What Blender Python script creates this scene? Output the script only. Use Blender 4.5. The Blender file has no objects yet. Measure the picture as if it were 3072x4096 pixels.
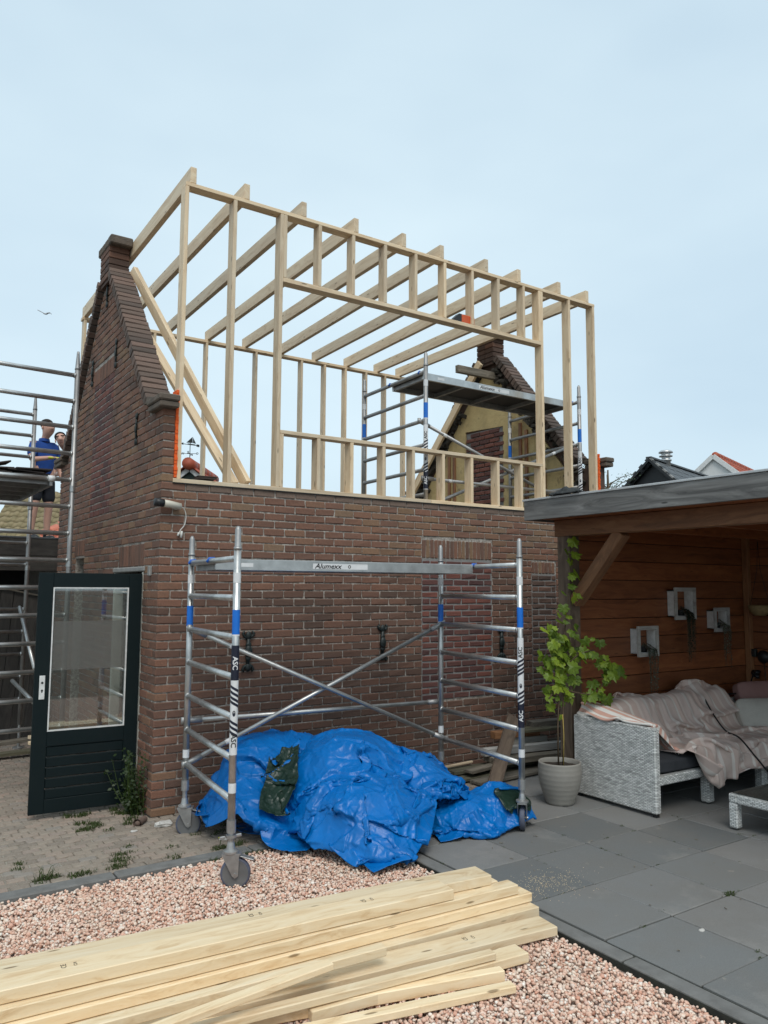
import bpy, bmesh, math, random
import numpy as np
from mathutils import Vector, Matrix, noise as mnoise

S = bpy.context.scene
C = S.collection
rnd = random.Random(7)
nrg = np.random.default_rng(11)

# ---------------------------------------------------------------- camera
CAM = Vector((-2.1731, -6.7965, 1.9612))
def _cam():
    yaw, pitch, roll, f = 0.590126, 0.0975047, 0.005298, 3114.77
    fw = Vector((math.sin(yaw)*math.cos(pitch), math.cos(yaw)*math.cos(pitch), math.sin(pitch)))
    r = Vector((math.cos(yaw), -math.sin(yaw), 0)); u = r.cross(fw)
    r2 = r*math.cos(roll)+u*math.sin(roll); u2 = -r*math.sin(roll)+u*math.cos(roll)
    cd = bpy.data.cameras.new('camera'); cd.sensor_fit = 'VERTICAL'; cd.sensor_height = 24
    cd.lens = f/4096*24; cd.clip_start = .05; cd.clip_end = 3000
    co = bpy.data.objects.new('camera', cd); C.objects.link(co)
    m = Matrix((r2, u2, -fw)).transposed().to_4x4(); m.translation = CAM
    co.matrix_world = m; S.camera = co
    return r2, u2, fw, f
CR, CU, CF, CFL = _cam()
def pix(p):
    d = Vector(p)-CAM; z = d.dot(CF)
    return 1536+CFL*d.dot(CR)/z, 2048-CFL*d.dot(CU)/z

# ---------------------------------------------------------------- light
SUN_EL, SUN_AZ = math.radians(56), math.radians(205)      # azimuth clockwise from +Y
W = bpy.data.worlds.new('World'); S.world = W; W.use_nodes = True
_n, _l = W.node_tree.nodes, W.node_tree.links
_bg = _n['Background']
_sky = _n.new('ShaderNodeTexSky'); _sky.sky_type = 'NISHITA'; _sky.sun_disc = False
_sky.sun_elevation = SUN_EL; _sky.sun_rotation = SUN_AZ
_sky.air_density = 1.0; _sky.dust_density = 2.5; _sky.ozone_density = 1.5
_tc = _n.new('ShaderNodeTexCoord'); _mp = _n.new('ShaderNodeMapping'); _mp.inputs['Scale'].default_value = (1.2, 1.2, 3.0)
_l.new(_tc.outputs['Generated'], _mp.inputs['Vector'])
_nz = _n.new('ShaderNodeTexNoise'); _nz.inputs['Scale'].default_value = 1.3; _nz.inputs['Detail'].default_value = 4
_l.new(_mp.outputs['Vector'], _nz.inputs['Vector'])
_cr = _n.new('ShaderNodeValToRGB')
_cr.color_ramp.elements[0].position = .3; _cr.color_ramp.elements[0].color = (5.3, 6.75, 7.75, 1)
_cr.color_ramp.elements[1].position = .75; _cr.color_ramp.elements[1].color = (6.9, 8.35, 9.0, 1)
_l.new(_nz.outputs['Fac'], _cr.inputs['Fac'])
_mx = _n.new('ShaderNodeMix'); _mx.data_type = 'RGBA'; _mx.inputs['Factor'].default_value = .84   # thin overcast veil over the sky
_l.new(_sky.outputs['Color'], _mx.inputs['A']); _l.new(_cr.outputs['Color'], _mx.inputs['B'])
_l.new(_mx.outputs['Result'], _bg.inputs['Color']); _bg.inputs['Strength'].default_value = .1
_sd = bpy.data.lights.new('sun', 'SUN'); _sd.energy = 1.5; _sd.angle = math.radians(28); _sd.color = (1, .96, .9)
_so = bpy.data.objects.new('sun', _sd); C.objects.link(_so)
_dir = Vector((math.sin(SUN_AZ)*math.cos(SUN_EL), math.cos(SUN_AZ)*math.cos(SUN_EL), math.sin(SUN_EL)))
_so.rotation_euler = _dir.to_track_quat('Z', 'Y').to_euler(); _so.location = (-3, -8, 12)
S.view_settings.view_transform = 'Standard'; S.view_settings.look = 'None'
S.view_settings.exposure = .30; S.view_settings.gamma = 1
try: S.view_settings.use_curve_mapping = False
except Exception: pass
S.render.resolution_x, S.render.resolution_y = 768, 1024

# ---------------------------------------------------------------- materials
def _new(name):
    m = bpy.data.materials.new(name); m.use_nodes = True
    nt = m.node_tree; return m, nt.nodes, nt.links, nt.nodes['Principled BSDF']
def col(c): return (c[0], c[1], c[2], 1)
def _coords(n, l, scale=(1, 1, 1), src='Object', jitter=True):
    tc = n.new('ShaderNodeTexCoord'); mp = n.new('ShaderNodeMapping'); mp.inputs['Scale'].default_value = scale
    v = tc.outputs[src]
    if jitter:
        oi = n.new('ShaderNodeObjectInfo'); mu = n.new('ShaderNodeMath'); mu.operation = 'MULTIPLY'; mu.inputs[1].default_value = 37.
        l.new(oi.outputs['Random'], mu.inputs[0])
        ad = n.new('ShaderNodeVectorMath'); ad.operation = 'ADD'; l.new(v, ad.inputs[0]); l.new(mu.outputs[0], ad.inputs[1]); v = ad.outputs[0]
    l.new(v, mp.inputs['Vector']); return mp.outputs['Vector']
def _noise(n, l, v, scale, detail=5, rough=.6, dist=0):
    t = n.new('ShaderNodeTexNoise'); t.inputs['Scale'].default_value = scale; t.inputs['Detail'].default_value = detail
    t.inputs['Roughness'].default_value = rough; t.inputs['Distortion'].default_value = dist
    l.new(v, t.inputs['Vector']); return t.outputs['Fac']
def _ramp(n, l, f, stops):
    r = n.new('ShaderNodeValToRGB'); e = r.color_ramp.elements
    while len(e) < len(stops): e.new(.5)
    for el, (p, c) in zip(e, stops): el.position = p; el.color = col(c)
    l.new(f, r.inputs['Fac']); return r.outputs['Color']
def _mix(n, l, f, a, b, blend='MIX'):
    x = n.new('ShaderNodeMix'); x.data_type = 'RGBA'; x.blend_type = blend
    for s, k in ((f, 'Factor'), (a, 'A'), (b, 'B')):
        if isinstance(s, (int, float)): x.inputs[k].default_value = s
        elif isinstance(s, tuple): x.inputs[k].default_value = col(s)
        else: l.new(s, x.inputs[k])
    return x.outputs['Result']
def _math(n, l, op, a, b=None):
    x = n.new('ShaderNodeMath'); x.operation = op
    for i, s in enumerate((a, b)):
        if s is None: continue
        if isinstance(s, (int, float)): x.inputs[i].default_value = s
        else: l.new(s, x.inputs[i])
    return x.outputs[0]
def _bump(n, l, b, h, strength=.4, dist=.01):
    x = n.new('ShaderNodeBump'); x.inputs['Strength'].default_value = strength; x.inputs['Distance'].default_value = dist
    l.new(h, x.inputs['Height']); l.new(x.outputs['Normal'], b.inputs['Normal'])
def _attr(n, name):
    a = n.new('ShaderNodeAttribute'); a.attribute_name = name; return a.outputs['Fac']

def m_plain(name, c1, c2=None, scale=6, rough=.7, metal=0, bump=.2, bscale=40, bdist=.004, stretch=(1, 1, 1), spec=.5, jitter=True, lo=.3, hi=.7):
    m, n, l, b = _new(name); v = _coords(n, l, stretch, jitter=jitter)
    c2 = c2 or tuple(x*.75 for x in c1)
    l.new(_ramp(n, l, _noise(n, l, v, scale, 6), [(lo, c1), (hi, c2)]), b.inputs['Base Color'])
    b.inputs['Roughness'].default_value = rough; b.inputs['Metallic'].default_value = metal; b.inputs['Specular IOR Level'].default_value = spec
    if bump: _bump(n, l, b, _noise(n, l, v, bscale, 4), bump, bdist)
    return m
def m_wood(name, light, mid, dark, rough=.6, glen=1.2, g=22, knots=.5, bump=.25, vary=.25):
    m, n, l, b = _new(name)
    v = _coords(n, l, (glen, g, g))
    d = _noise(n, l, _coords(n, l, (glen*.7, 3, 3)), 1.0, 3)
    ad = n.new('ShaderNodeVectorMath'); ad.operation = 'MULTIPLY_ADD'
    l.new(d, ad.inputs[0]); ad.inputs[1].default_value = (0, 9, 9); l.new(v, ad.inputs[2])
    gr = _noise(n, l, ad.outputs[0], 1.0, 6, .65)
    c = _ramp(n, l, gr, [(.34, light), (.52, mid), (.70, dark)])
    if knots:
        vo = n.new('ShaderNodeTexVoronoi'); vo.inputs['Scale'].default_value = 1.0; vo.inputs['Randomness'].default_value = 1
        l.new(_coords(n, l, (3.0, 13, 13)), vo.inputs['Vector'])
        k = _ramp(n, l, vo.outputs['Distance'], [(.07, (1, 1, 1)), (.12, (0, 0, 0))])
        c = _mix(n, l, _math(n, l, 'MULTIPLY', k, knots), c, tuple(x*.45 for x in dark))
    oi = n.new('ShaderNodeObjectInfo')
    va = _ramp(n, l, oi.outputs['Random'], [(0, (1-vary,)*3), (1, (1+vary*.2, 1, 1-vary*.3))])
    c = _mix(n, l, 1.0, c, va, 'MULTIPLY')
    l.new(c, b.inputs['Base Color']); b.inputs['Roughness'].default_value = rough
    _bump(n, l, b, gr, bump, .003); return m
def m_brick(name, stops, dirt=(.085, .052, .038), rough=.92):
    m, n, l, b = _new(name); v = _coords(n, l, jitter=False)
    c = _ramp(n, l, _attr(n, 'tint'), stops)
    f = _noise(n, l, v, 55, 6, .7)
    c = _mix(n, l, _ramp(n, l, f, [(.4, (0, 0, 0)), (.8, (.6, .6, .6))]), c, dirt)
    f2 = _noise(n, l, v, 2.2, 5)
    c = _mix(n, l, _ramp(n, l, f2, [(.5, (0, 0, 0)), (.8, (.4, .4, .4))]), c, (.115, .085, .066))
    f3 = _noise(n, l, v, 28, 6, .75)
    c = _mix(n, l, _ramp(n, l, f3, [(.66, (0, 0, 0)), (.74, (.5, .5, .5))]), c, (.45, .40, .35))
    l.new(c, b.inputs['Base Color']); b.inputs['Roughness'].default_value = rough
    _bump(n, l, b, _noise(n, l, v, 70, 5, .7), .7, .006); return m

MT = {}
BR = [(0, (.075, .047, .037)), (.2, (.112, .064, .046)), (.42, (.165, .085, .058)), (.6, (.225, .107, .068)), (.78, (.24, .145, .082)), (.9, (.18, .125, .095)), (1, (.33, .115, .065))]
MT['brick'] = m_brick('weathered_brick', BR)
MT['brick_patch'] = m_brick('purple_red_brick', [(0, (.07, .03, .03)), (.5, (.13, .05, .042)), (1, (.2, .065, .045))])
MT['coping'] = m_brick('coping_brick', [(0, (.075, .058, .048)), (.5, (.135, .095, .075)), (1, (.175, .115, .09))])
MT['mortar'] = m_plain('lime_mortar', (.165, .135, .11), (.52, .475, .42), 34, .95, bump=.8, bscale=90, bdist=.006, jitter=False, lo=.35, hi=.7)
MT['mortar_grey'] = m_plain('cement_mortar', (.17, .16, .15), (.27, .26, .25), 14, .95, bump=.6, bscale=80, jitter=False)
MT['kneeler'] = m_plain('weathered_brown_stone', (.15, .115, .088), (.085, .07, .055), 9, .95, bump=.8, bscale=40, bdist=.01, jitter=False)
MT['moss_stone'] = m_plain('mossy_stone', (.075, .062, .05), (.035, .034, .026), 9, .95, bump=.9, bscale=35, bdist=.012, jitter=False)
MT['pine'] = m_wood('new_pine', (.82, .68, .49), (.75, .59, .405), (.58, .42, .26), .55, knots=.95)
MT['pine_new'] = m_wood('bright_pine', (.92, .77, .545), (.87, .69, .45), (.68, .47, .26), .5, knots=.95, vary=.22)
MT['old_wood'] = m_wood('grey_old_wood', (.27, .24, .2), (.17, .15, .12), (.08, .068, .055), .85, knots=.3, bump=.6)
MT['mossy_wood'] = m_wood('mossy_wood', (.16, .15, .10), (.11, .105, .07), (.06, .055, .04), .9, knots=.2, bump=.6)
MT['red_wood'] = m_wood('red_brown_board', (.33, .125, .048), (.255, .086, .032), (.155, .051, .02), .5, 1.0, 16, knots=.5, vary=.3)
MT['beam_wood'] = m_wood('brown_beam', (.36, .18, .085), (.265, .122, .055), (.155, .07, .032), .6, 1.0, 16, knots=.4)
MT['post_wood'] = m_wood('weathered_post', (.20, .15, .11), (.135, .098, .072), (.07, .05, .038), .75, 1.0, 14, knots=.3, bump=.5)
MT['fascia_wood'] = m_wood('silvered_board', (.27, .265, .255), (.165, .16, .152), (.06, .058, .056), .7, .45, 11, knots=.8, bump=.6, vary=.05)
MT['dark_wood'] = m_wood('dark_stained_board', (.065, .058, .052), (.045, .04, .036), (.022, .02, .018), .8, 1, 14, knots=.2)
MT['white_wood'] = m_wood('white_painted_board', (.55, .55, .53), (.47, .46, .44), (.3, .28, .26), .7, 1, 14, knots=.1)
MT['alu'] = m_plain('aluminium_tube', (.60, .60, .585), (.40, .40, .39), 9, .38, .85, bump=.12, bscale=60, bdist=.002)
MT['alu_dull'] = m_plain('oxidised_aluminium', (.42, .415, .405), (.27, .265, .26), 7, .5, .75, bump=.2, bscale=50, bdist=.002)
MT['zinc'] = m_plain('galvanised_steel', (.5, .5, .49), (.33, .33, .325), 16, .42, .8, bump=.2, bscale=60, bdist=.002)
MT['rubber'] = m_plain('grey_blue_rubber', (.10, .115, .17), (.06, .065, .09), 12, .6, bump=.2)
MT['wheel_grey'] = m_plain('grey_plastic_wheel', (.15, .15, .15), (.11, .11, .11), 12, .5, bump=.1)
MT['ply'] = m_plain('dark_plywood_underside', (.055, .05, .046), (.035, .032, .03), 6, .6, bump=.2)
MT['blue_sticker'] = m_plain('blue_sticker', (.008, .16, .62), (.006, .13, .53), 8, .4, bump=0)
MT['white_sticker'] = m_plain('white_sticker', (.72, .72, .72), (.64, .64, .64), 20, .5, bump=0)
MT['navy'] = m_plain('navy_print', (.009, .011, .028), (.007, .009, .022), 10, .45, bump=0)
MT['ink'] = m_plain('black_ink', (.012, .012, .012), (.01, .01, .01), 10, .6, bump=0)
MT['white_print'] = m_plain('white_print', (.75, .75, .75), (.7, .7, .7), 10, .5, bump=0)
MT['blue_plastic'] = m_plain('blue_hook_plastic', (.01, .12, .5), (.01, .09, .4), 10, .45, bump=0)
MT['orange'] = m_plain('orange_foam', (.85, .13, .015), (.75, .10, .01), 20, .8, bump=.3)
MT['orange_pl'] = m_plain('orange_plastic', (.62, .10, .02), (.55, .08, .015), 12, .45, bump=0)
MT['black'] = m_plain('black_plastic', (.013, .014, .015), (.01, .01, .011), 12, .45, bump=.1)
MT['iron'] = m_plain('black_cast_iron', (.012, .02, .018), (.007, .011, .01), 18, .5, bump=.5, bscale=70)
MT['door'] = m_plain('dark_green_door_paint', (.003, .0095, .011), (.005, .011, .012), 5, .5, bump=.15, bscale=25, spec=.22)
MT['bead'] = m_plain('white_glazing_bead', (.75, .75, .73), (.55, .54, .52), 20, .6, bump=.1)
MT['cream'] = m_plain('cream_paint', (.55, .54, .48), (.42, .40, .35), 6, .6, bump=.2)
MT['concrete'] = m_plain('grey_concrete', (.30, .295, .28), (.2, .195, .185), 8, .9, bump=.5)
MT['kerb'] = m_plain('kerb_concrete', (.19, .187, .178), (.125, .122, .115), 9, .9, bump=.5, bscale=90)
MT['plaster'] = None
MT['slate'] = m_plain('dark_slate', (.085, .09, .095), (.05, .054, .058), 7, .55, bump=.3)
MT['red_tile'] = m_plain('red_clay_tile', (.42, .085, .035), (.28, .055, .025), 3, .6, bump=.3, bscale=20)
MT['orange_tile'] = m_plain('orange_clay_tile', (.55, .17, .10), (.42, .12, .07), 3, .7, bump=.3, bscale=20)
MT['moss_tile'] = m_plain('mossy_clay_tile', (.27, .21, .12), (.15, .125, .06), 4, .95, bump=.7, bscale=24)
MT['old_tile'] = m_plain('dark_roof_tile', (.06, .045, .04), (.035, .028, .025), 6, .85, bump=.4)
MT['white_wall'] = m_plain('white_render', (.72, .71, .68), (.63, .62, .6), 3, .8, bump=.2)
MT['dark_green'] = m_plain('dark_green_boards', (.012, .03, .022), (.01, .024, .018), 4, .6, bump=.2)
MT['pot'] = m_plain('taupe_pot', (.27, .255, .225), (.235, .22, .195), 5, .7, bump=.15)
MT['soil'] = m_plain('potting_soil', (.045, .03, .02), (.02, .014, .01), 30, .95, bump=1, bscale=60, bdist=.02)
MT['charcoal'] = m_plain('charcoal_fabric', (.036, .039, .045), (.028, .03, .035), 12, .9, bump=.4, bscale=300, bdist=.002)
MT['linen'] = m_plain('pale_grey_linen', (.55, .52, .46), (.47, .44, .39), 8, .9, bump=.4, bscale=60, bdist=.006)
MT['pink'] = m_plain('dusty_pink_fabric', (.34, .19, .17), (.28, .155, .14), 8, .9, bump=.3)
MT['fringe'] = m_plain('cream_fringe', (.62, .57, .5), (.5, .45, .4), 10, .9, bump=.2)
MT['black_cloth'] = m_plain('black_cloth', (.012, .013, .015), (.05, .055, .055), 14, .9, bump=.4)
MT['skin'] = m_plain('skin', (.56, .32, .24), (.48, .26, .19), 9, .55, bump=.1)
MT['hair'] = m_plain('dark_brown_hair', (.018, .011, .007), (.010, .006, .004), 40, .95, bump=.6, bscale=120)
MT['polo'] = m_plain('royal_blue_cotton', (.006, .055, .27), (.005, .042, .2), 9, .85, bump=.4, bscale=18, bdist=.02)
MT['shorts'] = m_plain('navy_work_cotton', (.012, .014, .022), (.009, .010, .015), 9, .85, bump=.4, bscale=18, bdist=.02)
MT['grey_shirt'] = m_plain('grey_cotton', (.09, .09, .1), (.07, .07, .075), 9, .85, bump=.3)
MT['yellow'] = m_plain('yellow_plastic', (.55, .58, .04), (.48, .5, .03), 12, .5, bump=0)
MT['basket'] = m_plain('woven_basket', (.33, .24, .11), (.2, .14, .06), 20, .8, bump=.6, stretch=(1, 1, 3))
MT['stem'] = m_plain('brown_stem', (.10, .065, .035), (.06, .04, .022), 20, .8, bump=.5)
MT['yellow_straw'] = m_plain('dry_yellow_stem', (.45, .33, .08), (.35, .25, .06), 20, .8, bump=.1)
MT['gull'] = m_plain('gull_feathers', (.45, .45, .46), (.3, .3, .31), 8, .8, bump=0)
MT['paper'] = m_plain('pale_scrap', (.6, .58, .54), (.42, .4, .37), 18, .8, bump=.4)
MT['glass_table'] = m_plain('smoked_table_glass', (.05, .055, .05), (.03, .034, .03), 5, .12, bump=.05)
MT['ground'] = m_plain('bare_ground', (.075, .065, .052), (.045, .04, .03), 5, .95, bump=.5)
MT['paver_sand'] = m_plain('joint_sand', (.40, .37, .31), (.15, .135, .11), 2.2, .95, bump=.6, bscale=60, jitter=False)
MT['paver'] = m_brick('clay_paver', [(0, (.19, .155, .125)), (.5, (.27, .22, .175)), (.85, (.31, .225, .18)), (1, (.22, .2, .175))], dirt=(.34, .31, .26))
MT['joint_dark'] = m_plain('dark_joint', (.04, .042, .03), (.02, .02, .018), 12, .95, bump=.4, jitter=False)
MT['zinc_trim'] = m_plain('pale_roof_trim', (.55, .56, .56), (.45, .455, .455), 6, .45, .3, bump=.1)
MT['flue'] = m_plain('steel_flue', (.6, .6, .59), (.5, .5, .5), 10, .35, .8, bump=0)
MT['camera_shell'] = m_plain('cream_plastic', (.6, .56, .46), (.52, .48, .4), 12, .4, bump=0)
MT['cable_white'] = m_plain('white_cable', (.65, .64, .6), (.55, .54, .5), 12, .5, bump=0)

def leafmat(name, c1, c2, trans=.35):
    m, n, l, b = _new(name); v = _coords(n, l)
    oi = n.new('ShaderNodeObjectInfo')
    c = _ramp(n, l, _noise(n, l, v, 14, 4), [(.3, c1), (.7, c2)])
    c = _mix(n, l, 1.0, c, _ramp(n, l, oi.outputs['Random'], [(0, (.45, .5, .5)), (.5, (.9, .9, .9)), (1, (1.35, 1.2, 1.0))]), 'MULTIPLY')
    l.new(c, b.inputs['Base Color']); b.inputs['Roughness'].default_value = .5
    tr = n.new('ShaderNodeBsdfTranslucent'); l.new(c, tr.inputs['Color'])
    ms = n.new('ShaderNodeMixShader'); ms.inputs[0].default_value = trans
    l.new(b.outputs[0], ms.inputs[1]); l.new(tr.outputs[0], ms.inputs[2]); l.new(ms.outputs[0], n['Material Output'].inputs['Surface'])
    return m
MT['vine_leaf'] = leafmat('fresh_vine_leaf', (.25, .36, .035), (.13, .22, .02))
MT['weed_leaf'] = leafmat('weed_leaf', (.065, .11, .025), (.04, .075, .015))
MT['grass'] = leafmat('grass_blade', (.10, .14, .035), (.06, .085, .02))
MT['grey_leaf'] = leafmat('grey_green_leaf', (.27, .31, .24), (.16, .2, .15), .15)
MT['dark_leaf'] = leafmat('dark_green_leaf', (.025, .05, .028), (.014, .03, .016), .15)
MT['tree_leaf'] = leafmat('tree_leaf', (.07, .11, .04), (.04, .07, .02))

def _tarp(name, c1, c2, crack):
    m, n, l, b = _new(name); v = _coords(n, l, jitter=False)
    vo = n.new('ShaderNodeTexVoronoi'); vo.feature = 'DISTANCE_TO_EDGE'; vo.inputs['Scale'].default_value = 7
    wn = _noise(n, l, v, 3.5, 3)
    ad = n.new('ShaderNodeVectorMath'); ad.operation = 'MULTIPLY_ADD'; l.new(wn, ad.inputs[0]); ad.inputs[1].default_value = (.5, .5, .5); l.new(v, ad.inputs[2])
    l.new(ad.outputs[0], vo.inputs['Vector'])
    vo2 = n.new('ShaderNodeTexVoronoi'); vo2.inputs['Scale'].default_value = 17; l.new(ad.outputs[0], vo2.inputs['Vector'])
    h = _math(n, l, 'ADD', _math(n, l, 'MINIMUM', vo.outputs['Distance'], .25), _math(n, l, 'MULTIPLY', vo2.outputs['Distance'], .25))
    c = _ramp(n, l, _noise(n, l, v, 5, 5), [(.3, c1), (.7, c2)])
    l.new(c, b.inputs['Base Color']); b.inputs['Roughness'].default_value = .33; b.inputs['Specular IOR Level'].default_value = .3
    _bump(n, l, b, h, crack, .03); return m
MT['tarp_blue'] = _tarp('blue_tarpaulin', (.0003, .145, .47), (.0003, .108, .36), .2)
MT['tarp_green'] = _tarp('dark_green_tarpaulin', (.014, .034, .024), (.009, .022, .016), .3)

def _glass(name, rough, c, alpha=.22):
    m, n, l, b = _new(name)
    gl = n.new('ShaderNodeBsdfGlossy'); gl.inputs['Roughness'].default_value = rough
    tr = n.new('ShaderNodeBsdfTransparent'); tr.inputs['Color'].default_value = col(c)
    ms = n.new('ShaderNodeMixShader'); lw = n.new('ShaderNodeLayerWeight'); lw.inputs['Blend'].default_value = .3
    l.new(_math(n, l, 'MAXIMUM', lw.outputs['Fresnel'], alpha), ms.inputs[0])
    l.new(tr.outputs[0], ms.inputs[1]); l.new(gl.outputs[0], ms.inputs[2]); l.new(ms.outputs[0], n['Material Output'].inputs['Surface'])
    return m
MT['glass'] = _glass('door_glass', .02, (.82, .86, .84), .2)
def _frost():
    m, n, l, b = _new('frosted_film')
    b.inputs['Base Color'].default_value = (.16, .155, .14, 1); b.inputs['Roughness'].default_value = .5; b.inputs['Alpha'].default_value = .45
    return m
MT['frost'] = _frost()

def _tile_mat():
    m, n, l, b = _new('grey_concrete_tile'); v = _coords(n, l)
    oi = n.new('ShaderNodeObjectInfo')
    base = _ramp(n, l, oi.outputs['Random'], [(0, (.15, .157, .156)), (.6, (.195, .199, .195)), (1, (.235, .23, .222))])
    c = _mix(n, l, _ramp(n, l, _noise(n, l, v, 2.3, 6), [(.4, (0, 0, 0)), (.8, (.6, .6, .6))]), base, (.19, .172, .15))
    c = _mix(n, l, _ramp(n, l, _noise(n, l, v, 260, 2), [(.35, (.3, .3, .3)), (.7, (0, 0, 0))]), c, (.03, .03, .03))
    c = _mix(n, l, _ramp(n, l, _noise(n, l, v, 1.1, 8, .75), [(.57, (0, 0, 0)), (.72, (.55, .55, .55))]), c, (.28, .265, .245))
    c = _mix(n, l, _ramp(n, l, _noise(n, l, v, 9, 4), [(.68, (0, 0, 0)), (.74, (.5, .5, .5))]), c, (.33, .30, .25))
    l.new(c, b.inputs['Base Color']); b.inputs['Roughness'].default_value = .75
    _bump(n, l, b, _noise(n, l, v, 220, 3), .35, .003); return m
MT['tile'] = _tile_mat()
MT['gravel_base'] = m_plain('fine_gravel_base', (.42, .32, .27), (.26, .19, .155), 60, .95, bump=1, bscale=90, bdist=.02, jitter=False)
def _plaster():
    m, n, l, b = _new('stained_ochre_plaster'); v = _coords(n, l, jitter=False)
    c = _ramp(n, l, _noise(n, l, v, 2.2, 8, .65), [(.3, (.60, .47, .23)), (.5, (.52, .39, .185)), (.72, (.31, .24, .13))])
    c = _mix(n, l, _ramp(n, l, _noise(n, l, v, 6, 8, .7), [(.58, (0, 0, 0)), (.7, (.7, .7, .7))]), c, (.09, .075, .05))
    l.new(c, b.inputs['Base Color']); b.inputs['Roughness'].default_value = .95
    _bump(n, l, b, _noise(n, l, v, 12, 6), .6, .02); return m
MT['plaster'] = _plaster()
def _wicker():
    m, n, l, b = _new('grey_white_wicker')
    tc = n.new('ShaderNodeTexCoord'); sp = n.new('ShaderNodeSeparateXYZ'); l.new(tc.outputs['Object'], sp.inputs[0])
    u = _math(n, l, 'ADD', sp.outputs['X'], sp.outputs['Y'])
    row = _math(n, l, 'MULTIPLY', sp.outputs['Z'], 84.); colm = _math(n, l, 'MULTIPLY', u, 26.)
    rf = _math(n, l, 'FLOOR', row)
    ph = _math(n, l, 'ADD', colm, _math(n, l, 'MULTIPLY', rf, .5))
    wv = _math(n, l, 'ABSOLUTE', _math(n, l, 'SINE', _math(n, l, 'MULTIPLY', ph, math.pi)))
    rw = _math(n, l, 'ABSOLUTE', _math(n, l, 'SINE', _math(n, l, 'MULTIPLY', row, math.pi)))
    h = _math(n, l, 'MULTIPLY', wv, rw)
    cb = n.new('ShaderNodeCombineXYZ'); l.new(_math(n, l, 'FLOOR', _math(n, l, 'ADD', ph, 0)), cb.inputs[0]); l.new(rf, cb.inputs[1])
    wn = n.new('ShaderNodeTexWhiteNoise'); l.new(cb.outputs[0], wn.inputs['Vector'])
    band = _noise(n, l, _coords(n, l, (1.6, 1.6, 30), jitter=False), 2.2, 3)
    t = _math(n, l, 'ADD', _math(n, l, 'MULTIPLY', wn.outputs['Value'], .45), _math(n, l, 'MULTIPLY', band, .75))
    c = _ramp(n, l, t, [(.25, (.30, .30, .285)), (.5, (.53, .535, .515)), (.8, (.78, .78, .75))])
    c = _mix(n, l, _ramp(n, l, h, [(.05, (.8, .8, .8)), (.35, (0, 0, 0))]), c, (.15, .15, .145))
    l.new(c, b.inputs['Base Color']); b.inputs['Roughness'].default_value = .55
    _bump(n, l, b, h, .8, .004); return m
MT['wicker'] = _wicker()
def _stripes(name, stops, freq, k=0):
    m, n, l, b = _new(name); a = n.new('ShaderNodeAttribute'); a.attribute_name = 'cloth_uv'
    sp = n.new('ShaderNodeSeparateXYZ'); l.new(a.outputs['Vector'], sp.inputs[0])
    f = _math(n, l, 'FRACT', _math(n, l, 'MULTIPLY', sp.outputs['XY'[k]], freq))
    c = _ramp(n, l, f, stops); [e for e in n if e.type == 'VALTORGB'][-1].color_ramp.interpolation = 'CONSTANT'
    l.new(c, b.inputs['Base Color']); b.inputs['Roughness'].default_value = .95
    _bump(n, l, b, _noise(n, l, _coords(n, l), 160, 3), .4, .003); return m
MT['throw_brown'] = _stripes('taupe_striped_throw', [(0, (.64, .50, .44)), (.22, (.72, .63, .57)), (.34, (.60, .47, .41)), (.6, (.76, .68, .61)), (.68, (.65, .49, .42)), (.9, (.73, .60, .53))], 5.5)
MT['throw_pink'] = _stripes('pink_white_striped_throw', [(0, (.78, .73, .67)), (.5, (.66, .38, .30))], 11.)

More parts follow.
